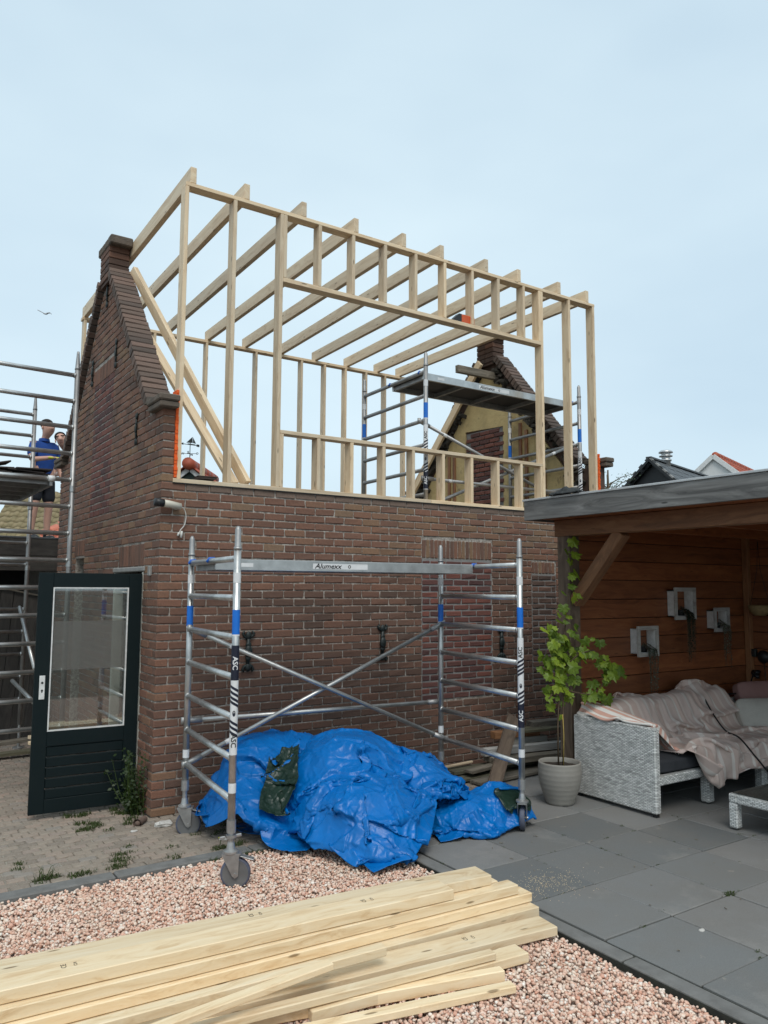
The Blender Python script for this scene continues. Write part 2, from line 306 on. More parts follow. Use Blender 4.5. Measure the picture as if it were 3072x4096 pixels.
# ---------------------------------------------------------------- helpers
def V(*a): return Vector(a)
class MB:
    def __init__(s): s.v = []; s.f = []; s.mi = []; s.t = []
    def add(s, v, f, mi=0, tint=None):
        o = len(s.v); s.v += [tuple(x) for x in v]; s.f += [tuple(i+o for i in q) for q in f]; s.mi += [mi]*len(f)
        if tint is not None: s.t += [tint]*len(v)
        return s
    def box(s, lo, hi, mi=0, tint=None, bev=0):
        c = (Vector(lo)+Vector(hi))/2; d = (Vector(hi)-Vector(lo))/2
        v, f = cbox(d.x, d.y, d.z, bev); return s.add([Vector(p)+c for p in v], f, mi, tint)
    def obox(s, p0, p1, w, h, up=(0, 0, 1), bev=0, mi=0, tint=None):
        M = frame(p0, p1, up); L = (Vector(p1)-Vector(p0)).length
        v, f = cbox(L/2, w/2, h/2, bev); return s.add([M @ Vector(p) for p in v], f, mi, tint)
    def tube(s, pts, r, seg=10, mi=0, caps=True, tint=None):
        pts = [Vector(p) for p in pts]; n = len(pts); rs = r if isinstance(r, (list, tuple)) else [r]*n
        v = []; prev = None
        for i, p in enumerate(pts):
            d = (pts[min(i+1, n-1)]-pts[max(i-1, 0)]).normalized()
            if prev is None:
                a = d.orthogonal().normalized()
            else:
                a = (prev-d*prev.dot(d)); a = a.normalized() if a.length > 1e-6 else d.orthogonal().normalized()
            prev = a; b = d.cross(a)
            v += [p+(a*math.cos(2*math.pi*k/seg)+b*math.sin(2*math.pi*k/seg))*rs[i] for k in range(seg)]
        f = [(i*seg+k, i*seg+(k+1) % seg, (i+1)*seg+(k+1) % seg, (i+1)*seg+k) for i in range(n-1) for k in range(seg)]
        if caps: f += [tuple(range(seg))[::-1], tuple((n-1)*seg+k for k in range(seg))]
        return s.add(v, f, mi, tint)
    def lathe(s, prof, c=(0, 0, 0), seg=28, axis='Z', mi=0):
        v = []
        for (r, z) in prof:
            for k in range(seg):
                a = 2*math.pi*k/seg; x, y = r*math.cos(a), r*math.sin(a)
                p = {'Z': (x, y, z), 'X': (z, x, y), 'Y': (x, z, y)}[axis]
                v.append(Vector(p)+Vector(c))
        n = len(prof); f = [(i*seg+k, i*seg+(k+1) % seg, (i+1)*seg+(k+1) % seg, (i+1)*seg+k) for i in range(n-1) for k in range(seg)]
        return s.add(v, f, mi)
    def prism(s, poly, d, mi=0):       # poly: list of 3-d points, d: extrusion vector
        n = len(poly); d = Vector(d); a = [Vector(p) for p in poly]
        v = a+[p+d for p in a]
        f = [tuple(range(n))[::-1], tuple(range(n, 2*n))]+[(i, (i+1) % n, n+(i+1) % n, n+i) for i in range(n)]
        return s.add(v, f, mi)
    def ball(s, c, r, seg=10, rings=7, mi=0, sq=(1, 1, 1), tint=None):
        v = [Vector(c)+V(0, 0, r*sq[2])]
        for i in range(1, rings):
            t = math.pi*i/rings
            v += [Vector(c)+V(r*sq[0]*math.sin(t)*math.cos(2*math.pi*k/seg), r*sq[1]*math.sin(t)*math.sin(2*math.pi*k/seg), r*sq[2]*math.cos(t)) for k in range(seg)]
        v.append(Vector(c)-V(0, 0, r*sq[2])); e = len(v)-1
        f = [(0, 1+k, 1+(k+1) % seg) for k in range(seg)]
        f += [(1+i*seg+k, 1+(i+1)*seg+k, 1+(i+1)*seg+(k+1) % seg, 1+i*seg+(k+1) % seg) for i in range(rings-2) for k in range(seg)]
        b = 1+(rings-2)*seg; f += [(e, b+(k+1) % seg, b+k) for k in range(seg)]
        return s.add(v, f, mi, tint)
    def mesh(s, name, mats, smooth=False, fix=True):
        me = bpy.data.meshes.new(name); me.from_pydata(s.v, [], s.f)
        for m in (mats if isinstance(mats, (list, tuple)) else [mats]): me.materials.append(MT[m] if isinstance(m, str) else m)
        if any(s.mi): me.polygons.foreach_set('material_index', s.mi)
        if s.t and len(s.t) == len(s.v):
            a = me.attributes.new('tint', 'FLOAT', 'POINT'); a.data.foreach_set('value', s.t)
        if fix and len(s.f) < 60000:
            bm = bmesh.new(); bm.from_mesh(me); bmesh.ops.recalc_face_normals(bm, faces=bm.faces); bm.to_mesh(me); bm.free()
        if smooth: me.polygons.foreach_set('use_smooth', [True]*len(me.polygons))
        me.update(); return me
    def obj(s, name, mats, parent=None, smooth=False, **k):
        return link(name, s.mesh(name, mats, smooth), parent, **k)
_cb = {}
def cbox(x, y, z, b=0):
    k = (round(x, 5), round(y, 5), round(z, 5), b)
    if k in _cb: return _cb[k]
    if not b:
        v = [(i*x, j*y, l*z) for i in (-1, 1) for j in (-1, 1) for l in (-1, 1)]
        f = [(0, 1, 3, 2), (4, 6, 7, 5), (0, 4, 5, 1), (2, 3, 7, 6), (0, 2, 6, 4), (1, 5, 7, 3)]
    else:
        v = []; ix = {}; sg = [(i, j, l) for i in (-1, 1) for j in (-1, 1) for l in (-1, 1)]
        for q in sg:
            for ax in range(3):
                p = [q[0]*(x-b), q[1]*(y-b), q[2]*(z-b)]; p[ax] = q[ax]*(x, y, z)[ax]; ix[q, ax] = len(v); v.append(tuple(p))
        f = []
        for ax in range(3):
            o = [a for a in range(3) if a != ax]
            for sgn in (-1, 1):
                def key(a, c):
                    q = [0]*3; q[ax] = sgn; q[o[0]] = a; q[o[1]] = c; return ix[tuple(q), ax]
                f.append((key(-1, -1), key(1, -1), key(1, 1), key(-1, 1)))
        for ax in range(3):            # edges running along ax
            o = [a for a in range(3) if a != ax]
            for a in (-1, 1):
                for c in (-1, 1):
                    def kk(s_, m):
                        q = [0]*3; q[ax] = s_; q[o[0]] = a; q[o[1]] = c; return ix[tuple(q), m]
                    f.append((kk(-1, o[0]), kk(1, o[0]), kk(1, o[1]), kk(-1, o[1])))
        for q in sg: f.append((ix[q, 0], ix[q, 1], ix[q, 2]))
        g = []
        for q in f:
            P = [Vector(v[i]) for i in q]; nrm = (P[1]-P[0]).cross(P[2]-P[0]); c = sum(P, Vector())/len(P)
            g.append(q if nrm.dot(c) > 0 else q[::-1])
        f = g
    _cb[k] = (v, f); return v, f
def frame(p0, p1, up=(0, 0, 1)):
    p0, p1 = Vector(p0), Vector(p1); x = (p1-p0).normalized(); y = Vector(up).cross(x)
    if y.length < 1e-6: y = x.orthogonal()
    y.normalize(); z = x.cross(y); M = Matrix((x, y, z)).transposed().to_4x4(); M.translation = (p0+p1)/2; return M
def setp(o, p):
    if p is not None: o.parent = p; o.matrix_parent_inverse = p.matrix_basis.inverted()
def link(name, me, parent=None, label=None, cat=None, group=None, kind=None, M=None):
    o = bpy.data.objects.new(name, me); C.objects.link(o)
    if M is not None: o.matrix_basis = M
    setp(o, parent); tag(o, label, cat, group, kind); return o
def tag(o, label=None, cat=None, group=None, kind=None):
    for k, v in (('label', label), ('category', cat), ('group', group), ('kind', kind)):
        if v: o[k] = v
    return o
def thing(name, label, cat, loc=(0, 0, 0), group=None):
    o = bpy.data.objects.new(name, None); C.objects.link(o); o.location = loc; o.empty_display_size = .1
    return tag(o, label, cat, group)
_tm = {}
def timber(name, p0, p1, w, h, mat, parent=None, up=(0, 0, 1), bev=.003, **k):
    L = (Vector(p1)-Vector(p0)).length; key = (round(L, 3), w, h, mat, bev)
    if key not in _tm:
        b = MB(); v, f = cbox(L/2, w/2, h/2, bev); b.add(v, f); _tm[key] = b.mesh(name, mat, fix=False)
    return link(name, _tm[key], parent, M=frame(p0, p1, up), **k)
def tubeo(name, pts, r, mat, parent=None, seg=12, **k): return MB().tube(pts, r, seg).obj(name, mat, parent, smooth=True, **k)
def txt_mesh(s, size, bold=0.0):
    cu = bpy.data.curves.new('lettering', 'FONT'); cu.body = s; cu.size = size; cu.align_x = 'CENTER'; cu.align_y = 'CENTER'; cu.resolution_u = 2
    cu.offset = bold
    o = bpy.data.objects.new('lettering', cu); C.objects.link(o)
    me = bpy.data.meshes.new_from_object(o.evaluated_get(bpy.context.evaluated_depsgraph_get()))
    bpy.data.objects.remove(o); v = [tuple(p.co) for p in me.vertices]; f = [tuple(p.vertices) for p in me.polygons]
    bpy.data.meshes.remove(me); return v, f
def letter(s, size, fn, mat, parent, bold=0., sx=1., cut=0):
    bpy.context.view_layer.update()
    v, f = txt_mesh(s, size, bold); me = bpy.data.meshes.new('lettering')
    if cut:
        bm = bmesh.new(); vs = [bm.verts.new(p) for p in v]
        for q in f:
            try: bm.faces.new([vs[i] for i in q])
            except Exception: pass
        bmesh.ops.triangulate(bm, faces=bm.faces)
        for _ in range(4):
            e = [x for x in bm.edges if x.calc_length() > cut]
            if not e: break
            bmesh.ops.subdivide_edges(bm, edges=e, cuts=1); bmesh.ops.triangulate(bm, faces=[x for x in bm.faces if len(x.verts) > 3])
        bm.verts.index_update(); v = [tuple(x.co) for x in bm.verts]; f = [tuple(y.index for y in x.verts) for x in bm.faces]; bm.free()
    me.from_pydata([tuple(fn(p[0]*sx, p[1])) for p in v], [], f); me.materials.append(MT[mat]); return link('lettering', me, parent)
def smooth(t): t = min(1, max(0, t)); return t*t*(3-2*t)
def blob_noise(p, s): return mnoise.noise(Vector(p)*s)

# ---------------------------------------------------------------- ground
MB().add([(-400, -400, -.075), (400, -400, -.075), (400, 400, -.075), (-400, 400, -.075)], [(0, 1, 2, 3)]).obj('ground', 'ground', kind='structure')
def inframe(p, m=.12):
    d = Vector(p)-CAM
    if d.dot(CF) < .3: return False
    x, y = pix(p); return -3072*m < x < 3072*(1+m) and -4096*m < y < 4096*(1+m)

# brick pavement (left court and strip along the wall)
pave = MB().box((-6, -1.09, -.07), (3.5, 12, -.012)).obj('pavement', 'paver_sand', kind='structure')
def paver_geo(r, L, Wd):
    j = lambda a: r.uniform(-a, a)
    v, f = cbox(L/2, Wd/2, .03, .007); return [(x+j(.003), y+j(.003), z+j(.0012)) for x, y, z in v], f
pvar = []
for k in range(16):
    b = MB(); v, f = paver_geo(rnd, .118, .072); b.add(v, f, 0, rnd.random()); pvar.append(b.mesh('paver', 'paver', fix=False))
spots = []
row = 0; y = -1.055
while y < 4.2:
    x = -3.2+(row % 2)*.063
    while x < 3.4:
        if not (y > .06 and x > -.02): spots.append((x+rnd.uniform(-.003, .003), y+rnd.uniform(-.003, .003)))
        x += .126
    y += .08; row += 1
spots = [s for s in spots if inframe((s[0], s[1], 0), .15)]
spots.sort(key=lambda s: (Vector((s[0], s[1], 0))-CAM).length)
near = [s for s in spots if inframe((s[0], s[1], 0), 0.)][:300]; nset = set(near)
pm = MB()
for s in spots:
    hz = -.030+.008*mnoise.noise(Vector((s[0]*2, s[1]*2, 0)))+rnd.uniform(-.002, .002)
    rz = rnd.uniform(-.03, .03)
    if s in nset:
        link('paver', pvar[rnd.randrange(16)], pave, M=Matrix.Translation((s[0], s[1], hz)) @ Matrix.Rotation(rz, 4, 'Z'))
    else:
        v, f = paver_geo(rnd, .118, .072); c_, s_ = math.cos(rz), math.sin(rz)
        pm.add([(s[0]+p[0]*c_-p[1]*s_, s[1]+p[0]*s_+p[1]*c_, hz+p[2]) for p in v], f, 0, rnd.random())
pm.obj('pavers', 'paver', pave, kind='stuff')

# kerb between pavement and gravel
kerb = MB().box((-5, -1.20, -.07), (1.3, -1.10, -.03)).obj('kerb_strip', 'joint_dark', kind='structure')
kx = -4.6
while kx < .9:
    timber('kerb_stone', (kx+.004, -1.155, -.045), (kx+.992, -1.155+rnd.uniform(-.004, .004), -.045+rnd.uniform(-.003, .003)), .125, .09, 'kerb', kerb, bev=.008); kx += 1.0

# gravel bed
gb = MB(); gx = np.linspace(-4, 1.33, 60); gy = np.linspace(-7.5, -1.2, 60)
gb.add([(x, y, -.05) for y in gy for x in gx], [(j*60+i, j*60+i+1, (j+1)*60+i+1, (j+1)*60+i) for j in range(59) for i in range(59)])
gravel = gb.obj('gravel_bed', 'gravel_base', kind='structure')
def stones():
    ico = bmesh.new(); bmesh.ops.create_icosphere(ico, subdivisions=1, radius=1); bv = np.array([v.co[:] for v in ico.verts]); bf = np.array([[v.index for v in q.verts] for q in ico.faces]); ico.free()
    n = 115000
    P = np.column_stack([nrg.uniform(-3.0, 1.275, n), nrg.uniform(-5.2, -1.235, n)])
    keep = np.array([inframe((p[0], p[1], 0), .1) for p in P]); P = P[keep]; n = len(P)
    sz = nrg.uniform(.006, .0125, n)*np.where(nrg.random(n) < .08, 1.3, 1); z = -.046+nrg.uniform(0, .034, n)
    z += .012*np.sin(P[:, 0]*3.1+1)*np.sin(P[:, 1]*2.7)
    A = nrg.normal(size=(n, 3, 3)); Q, _ = np.linalg.qr(A)
    sc = sz[:, None]*nrg.uniform(.65, 1.3, (n, 3)); 
    verts = bv[None]*(1+nrg.uniform(-.25, .25, (n, len(bv), 1)))*sc[:, None, :]
    verts = np.einsum('nij,nvj->nvi', Q, verts); verts[:, :, 2] *= .85
    verts[:, :, 0] += P[:, 0, None]; verts[:, :, 1] += P[:, 1, None]; verts[:, :, 2] += z[:, None]
    faces = (bf[None]+(np.arange(n)*len(bv))[:, None, None]).reshape(-1, 3)
    me = bpy.data.meshes.new('gravel_stones'); nv = n*len(bv); nf = len(faces)
    me.vertices.add(nv); me.vertices.foreach_set('co', verts.reshape(-1).astype(np.float32))
    me.loops.add(nf*3); me.loops.foreach_set('vertex_index', faces.reshape(-1).astype(np.int32))
    me.polygons.add(nf); me.polygons.foreach_set('loop_start', np.arange(0, nf*3, 3, dtype=np.int32))
    try: me.polygons.foreach_set('loop_total', np.full(nf, 3, dtype=np.int32))
    except Exception: pass
    me.update(); me.validate()
    a = me.attributes.new('tint', 'FLOAT', 'POINT'); a.data.foreach_set('value', np.repeat(nrg.random(n), len(bv)).astype(np.float32))
    return me
def _gravmat():
    m, n, l, b = _new('pink_white_gravel'); v = _coords(n, l, jitter=False)
    c = _ramp(n, l, _attr(n, 'tint'), [(0, (.80, .73, .63)), (.2, (.76, .53, .41)), (.42, (.68, .39, .28)), (.6, (.84, .69, .56)), (.8, (.62, .31, .21)), (1, (.85, .79, .71))])
    [e for e in n if e.type == 'VALTORGB'][-1].color_ramp.interpolation = 'LINEAR'
    c = _mix(n, l, _ramp(n, l, _noise(n, l, v, 90, 4), [(.45, (0, 0, 0)), (.75, (.5, .5, .5))]), c, (.42, .33, .27))
    c = _mix(n, l, _ramp(n, l, _noise(n, l, v, 1.4, 4), [(.5, (0, 0, 0)), (.75, (.35, .35, .35))]), c, (.36, .29, .21))
    l.new(c, b.inputs['Base Color']); b.inputs['Roughness'].default_value = .75; return m
MT['gravel'] = _gravmat()
tag(link('gravel_stones', stones()), 'bed of small pink and white gravel stones', 'gravel', kind='stuff').data.materials.append(MT['gravel'])

# patio of grey tiles
patio = MB().box((1.30, -9, -.07), (9.5, -.62, -.012)).obj('patio', 'joint_dark', kind='structure')
ty = [-0.66-.604*k for k in range(13)]; tx = [1.425+.604*k for k in range(13)]
for j in range(12):
    for i in range(12):
        x0, x1 = tx[i]+.005, tx[i+1]-.005
        if x0 > 8.6: continue
        dz = rnd.uniform(-.0025, .0025)
        timber('patio_tile', (x0, (ty[j]+ty[j+1])/2, -.025+dz), (x1, (ty[j]+ty[j+1])/2+rnd.uniform(-.002, .002), -.025+dz+rnd.uniform(-.002, .002)), .594, .05, 'tile', patio, bev=.005)
ky = -1.9
while ky > -7.5:
    timber('edging_stone', (1.355, ky-.004, -.045), (1.355, ky-.992, -.045), .105, .09, 'kerb', patio, bev=.006); ky -= 1.0

# ---------------------------------------------------------------- brick building
house = thing('brick_building', 'old brown brick gabled outbuilding with its roof taken off', 'building', (0, 0, 0))
CH, BL_, JT = .0743, .2225, .011
def brick_geo(L, H, D, r, wear=.006):
    v, f = cbox(L/2, D/2, H/2, wear); j = lambda a: r.uniform(-a, a)
    return [(x+j(.0045), y+j(.002), z+j(.0038)) for x, y, z in v], f
def ztop(y):                                      # gable outline on the wall face
    yy = y if y < 2.15 else 4.30-y
    if yy < .40: return 3.56
    return min(3.62+(yy-.40)*1.16, 5.50)
def subtract(iv, ex):
    out = [iv]
    for a, b in ex:
        nx = []
        for s, e in out:
            if b <= s or a >= e: nx.append((s, e)); continue
            if a > s: nx.append((s, a))
            if b < e: nx.append((b, e))
        out = nx
    return [o for o in out if o[1]-o[0] > .035]
GLn = 4.30
fw_ = MB().box((.11, .009, 0), (5.73, .20, 2.893)).obj('front_wall', 'mortar', house)
cand = []       # front bricks (x0,x1,z0,z1,tint)
PATCH = [(2.88, 3.885, .76, 2.285), (4.52, 4.93, .76, 2.14)]
SOLD = [(2.88, 3.885, 2.285, 2.498), (4.52, 4.93, 2.14, 2.29)]
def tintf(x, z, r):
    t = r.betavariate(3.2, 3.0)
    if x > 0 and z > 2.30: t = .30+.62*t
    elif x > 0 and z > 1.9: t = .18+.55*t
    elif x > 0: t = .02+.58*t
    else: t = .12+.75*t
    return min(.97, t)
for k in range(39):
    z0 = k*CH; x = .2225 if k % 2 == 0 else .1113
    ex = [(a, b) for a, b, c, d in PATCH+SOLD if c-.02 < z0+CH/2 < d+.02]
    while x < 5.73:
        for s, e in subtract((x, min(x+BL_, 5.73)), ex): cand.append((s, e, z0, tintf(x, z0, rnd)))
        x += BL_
fb = MB(); fbp = MB(); singles = []
cand.sort(key=lambda q: (Vector((q[0], 0, q[2]))-CAM).length)
bvar = []
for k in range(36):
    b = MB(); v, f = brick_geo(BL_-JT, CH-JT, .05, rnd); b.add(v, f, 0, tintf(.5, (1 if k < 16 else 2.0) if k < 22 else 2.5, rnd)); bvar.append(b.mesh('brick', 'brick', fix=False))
ns = 0
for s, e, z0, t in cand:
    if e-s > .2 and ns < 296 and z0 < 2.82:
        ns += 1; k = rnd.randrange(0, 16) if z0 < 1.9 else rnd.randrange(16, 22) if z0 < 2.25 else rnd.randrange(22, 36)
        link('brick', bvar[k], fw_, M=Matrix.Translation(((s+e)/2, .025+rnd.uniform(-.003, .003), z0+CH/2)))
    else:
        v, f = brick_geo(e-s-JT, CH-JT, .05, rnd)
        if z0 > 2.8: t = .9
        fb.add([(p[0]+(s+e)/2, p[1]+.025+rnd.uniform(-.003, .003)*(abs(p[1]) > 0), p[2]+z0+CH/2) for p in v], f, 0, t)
for (a, b, c, d) in PATCH:                         # bricked-up openings
    MB().box((a, .0062, c), (b, .0088, d)).obj('infill_mortar', 'mortar_grey', fw_)
    k = 0; z = c
    while z < d-.03:
        x = a-(k % 2)*.11
        while x < b:
            s, e = max(x, a), min(x+.22, b)
            if e-s > .04:
                v, f = brick_geo(e-s-.014, .052, .05, rnd)
                (fbp if a < 4 else fb).add([(p[0]+(s+e)/2, p[1]+.0235+rnd.uniform(-.003, .003), p[2]+z+.034) for p in v], f, 0, rnd.random() if a < 4 else rnd.random()*.4)
            x += .22
        z += .0685; k += 1
for (a, b, c, d) in SOLD:
    x = a
    while x < b-.03:
        v, f = brick_geo(.047, d-c-.016, .05, rnd)
        fb.add([(p[0]+x+.028, p[1]+.025+rnd.uniform(-.002, .002), p[2]+(c+d)/2) for p in v], f, 0, .3+.5*rnd.random()); x += .0558
fb.obj('bricks', 'brick', fw_, kind='stuff'); fbp.obj('infill_bricks', 'brick_patch', fw_, kind='stuff', label='purple red bricks closing an old opening')

# gable walls: left (outer face X=0) and far (X=5.73..5.84)
ybr = [.0095, .40, .46, 1.42, 1.98, 2.32, 2.80, 3.24, 3.90, 4.295]
def gable(name, xa, xb, holes):
    b = MB()
    for y0, y1 in zip(ybr[:-1], ybr[1:]):
        zl = 0
        for h in holes:
            if y0 >= h[0]-1e-4 and y1 <= h[1]+1e-4: zl = h[2]
        poly = [(xa, y0, zl), (xa, y1, zl), (xa, y1, ztop(y1-1e-4)), (xa, y0, ztop(y0+1e-4))]
        b.prism(poly, (xb-xa, 0, 0))
    return b.obj(name, 'mortar', house)
HOLES = [(.46, 1.42, 2.11), (2.80, 3.24, 2.30)]
gw = gable('gable_wall', .009, .11, HOLES)
gb_, gp = MB(), MB()
GSOLD = [(.46, 1.30, 2.15, 2.37), (1.72, 2.66, 4.30, 4.50), (2.78, 3.26, 2.32, 2.52)]
GP = [(1.76, 2.62, 2.75, 4.29)]
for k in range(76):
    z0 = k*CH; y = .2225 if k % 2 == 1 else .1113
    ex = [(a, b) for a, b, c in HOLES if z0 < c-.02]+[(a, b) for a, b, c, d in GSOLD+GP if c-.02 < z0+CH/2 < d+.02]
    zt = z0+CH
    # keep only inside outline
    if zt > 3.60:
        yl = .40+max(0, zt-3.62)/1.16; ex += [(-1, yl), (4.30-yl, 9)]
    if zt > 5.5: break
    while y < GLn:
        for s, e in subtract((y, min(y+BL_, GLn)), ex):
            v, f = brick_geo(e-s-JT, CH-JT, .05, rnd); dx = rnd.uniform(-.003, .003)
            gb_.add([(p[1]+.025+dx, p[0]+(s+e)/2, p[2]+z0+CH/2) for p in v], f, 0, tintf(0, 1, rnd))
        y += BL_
for (a, b, c, d) in GP:
    z = c; k = 0
    while z < d-.03:
        y = a-(k % 2)*.11
        while y < b:
            s, e = max(a, y), min(b, y+.22)
            if e-s > .04:
                v, f = brick_geo(e-s-.013, CH-.012, .05, rnd); gp.add([(p[1]+.027, p[0]+(s+e)/2, p[2]+z+CH/2) for p in v], f, 0, rnd.random())
            y += .22
        z += CH; k += 1
for (a, b, c, d) in GSOLD:
    y = a
    while y < b-.03:
        v, f = brick_geo(.047, d-c-.014, .05, rnd); gb_.add([(p[1]+.025, p[0]+y+.028, p[2]+(c+d)/2) for p in v], f, 0, .2+.4*rnd.random()); y += .0558
# corner bricks
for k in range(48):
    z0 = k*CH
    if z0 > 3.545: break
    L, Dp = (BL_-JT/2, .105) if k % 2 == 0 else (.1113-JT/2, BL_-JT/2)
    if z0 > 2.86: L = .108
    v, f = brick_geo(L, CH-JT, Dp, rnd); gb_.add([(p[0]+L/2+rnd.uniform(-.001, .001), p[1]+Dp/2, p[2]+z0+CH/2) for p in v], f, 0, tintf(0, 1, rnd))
gb_.obj('bricks', 'brick', gw, kind='stuff'); gp.obj('infill_bricks', 'brick_patch', gw, kind='stuff')
# coping bricks, kneelers, stack on both gables
cpv = []
for k in range(10):
    b = MB(); v, f = cbox(.125, .036, .05, .006); b.add([(x+rnd.uniform(-.004, .004), y+rnd.uniform(-.002, .002), z+rnd.uniform(-.003, .003)) for x, y, z in v], f, 0, rnd.random()); cpv.append(b.mesh('coping_brick', 'coping', fix=False))
ang = math.atan(1.16)
def crest(xc, wd, gpar, ka, kb):
    for side in (0, 1):
        for k in range(28):
            t = (k+.5)/28; yy = .37+t*(1.93-.37); zz = 3.66+(yy-.40)*1.16+.055
            Y_ = yy if side == 0 else 4.30-yy; a = ang if side == 0 else -ang
            link('coping_brick', cpv[rnd.randrange(10)], gpar, M=Matrix.Translation((xc+rnd.uniform(-.006, .006), Y_, zz)) @ Matrix.Rotation(a+rnd.uniform(-.02, .02), 4, 'X'))
        b = MB(); s = 1 if side == 0 else -1; o = 0 if side == 0 else 4.30
        b.box((ka+.012, min(o-s*.10, o+s*.27), 3.555), (kb-.002, max(o-s*.10, o+s*.27), 3.61), bev=.01); b.box((ka, min(o-s*.115, o+s*.28), 3.612), (kb, max(o-s*.115, o+s*.28), 3.672), bev=.012)
        b.prism([(ka+.02, o+s*.05, 3.66), (ka+.02, o+s*.42, 3.66), (ka+.02, o+s*.42, 3.74)], (kb-ka-.03, 0, 0))
        b.obj('kneeler', 'kneeler', gpar)
    st = MB()
    for k in range(5):
        z = 5.44+k*.075; e = rnd.uniform(-.004, .004)
        st.box((xc-.115, 1.96+e, z), (xc+.115, 2.145, z+.066), tint=rnd.random()*.5, bev=.006)
        st.box((xc-.115, 2.155, z), (xc+.115, 2.34+e, z+.066), tint=rnd.random()*.5, bev=.006)
    st.box((xc-.10, 1.975, 5.40), (xc+.10, 2.325, 5.80), tint=.1)
    st.obj('gable_stack', 'brick', gpar)
    cp_ = MB()
    for i in range(4):
        y0 = 1.87+i*.14
        cp_.box((xc-wd/2, y0, 5.80), (xc+wd/2, y0+.134, 5.90+rnd.uniform(-.004, .004)), bev=.012)
    cp_.obj('capstone', 'kneeler', gpar)
crest(.06, .25, gw, -.077, .112)
# far gable seen from inside: plaster, bricked-up window, rough brick edge
fg = MB()
for y0, y1 in zip(ybr[:-1], ybr[1:]):
    fg.prism([(5.76, y0, 0), (5.76, y1, 0), (5.76, y1, ztop(y1-1e-4)), (5.76, y0, ztop(y0+1e-4))], (.11, 0, 0))
fgo = fg.obj('far_gable_wall', 'brick', house)
a_ = fgo.data.attributes.new('tint', 'FLOAT', 'POINT'); a_.data.foreach_set('value', [.1]*len(fgo.data.vertices))
crest(5.80, .25, fgo, 5.765, 5.925)
pl = MB()
def plz(y): return ztop(y)-.24+.05*mnoise.noise(V(y*5, 3, 0))
yy_ = np.linspace(.3, 4.0, 60)
for y0, y1 in zip(yy_[:-1], yy_[1:]):
    if 1.78 < (y0+y1)/2 < 2.66:
        pl.prism([(5.735, y0, 4.40+.05*(y0-1.78)), (5.735, y1, 4.40+.05*(y1-1.78)), (5.735, y1, plz(y1)), (5.735, y0, plz(y0))], (.024, 0, 0))
    else: pl.prism([(5.735, y0, 2.8), (5.735, y1, 2.8), (5.735, y1, plz(y1)), (5.735, y0, plz(y0))], (.024, 0, 0))
pl.obj('plaster', 'plaster', fgo)
MB().box((5.752, 1.77, 2.8), (5.758, 2.67, 4.41)).obj('infill_mortar', 'mortar_grey', fgo)
z = 2.86; k = 0
ifm = []
for q in range(8):
    b = MB(); v, f = brick_geo(.205, .056, .03, rnd); b.add([(p[1], p[0], p[2]) for p in v], f, 0, rnd.random()); ifm.append(b.mesh('brick', 'brick_patch', fix=False))
while z < 4.39:
    y = 1.89 if k % 2 == 0 else 2.0
    while y < 2.6:
        link('brick', ifm[rnd.randrange(8)], fgo, M=Matrix.Translation((5.742+rnd.uniform(-.004, .004), y, z))); y += .222
    z += .0715; k += 1
ed = MB()                                           # broken brick ends along the verges
for side in (0, 1):
    for i in range(70):
        yy = .25+rnd.random()*1.75; Y_ = yy if side == 0 else 4.30-yy; z_ = ztop(yy)-rnd.uniform(-.03, .26)
        if z_ < 2.9: continue
        v, f = cbox(rnd.uniform(.02, .05), rnd.uniform(.03, .09), rnd.uniform(.02, .035), .006)
        R_ = Matrix.Rotation(rnd.uniform(-.9, .9), 3, 'X') @ Matrix.Rotation(rnd.uniform(-.3, .3), 3, 'Y')
        ed.add([R_ @ Vector(p)+V(5.745+rnd.uniform(-.03, .02), Y_, z_) for p in v], f)
ed.obj('broken_verge', 'moss_stone', fgo, kind='stuff')
for yb in (2.95, 3.08, 1.42, 1.30, .95): timber('batten', (5.72, yb, 2.86), (5.72, yb, ztop(yb)-.5+rnd.uniform(-.1, .1)), .03, .055, 'beam_wood', fgo, up=(0, 1, 0))
# back wall, upper floor
MB().box((.11, 4.12, 0), (5.76, 4.30, 2.893)).obj('back_wall', 'mortar', house)
MB().box((.12, .21, 2.72), (5.74, 4.11, 2.80)).obj('attic_floor', 'old_wood', house)
# lintel, jamb, switch box
MB().box((-.012, .40, 2.105), (.06, 1.46, 2.15), bev=.008).obj('lintel', 'concrete', house)
MB().box((-.004, .435, .05), (.09, .475, 2.10), bev=.004).obj('door_jamb', 'cream', house)
MB().box((-.004, 1.40, .05), (.09, 1.44, 2.10), bev=.004).obj('door_jamb', 'cream', house)
MB().box((0.0, .475, .0), (.1, 1.40, .05)).obj('threshold', 'concrete', house)
MB().box((-.022, .19, 2.06), (.004, .255, 2.15), bev=.006).obj('junction_box', 'concrete', house)
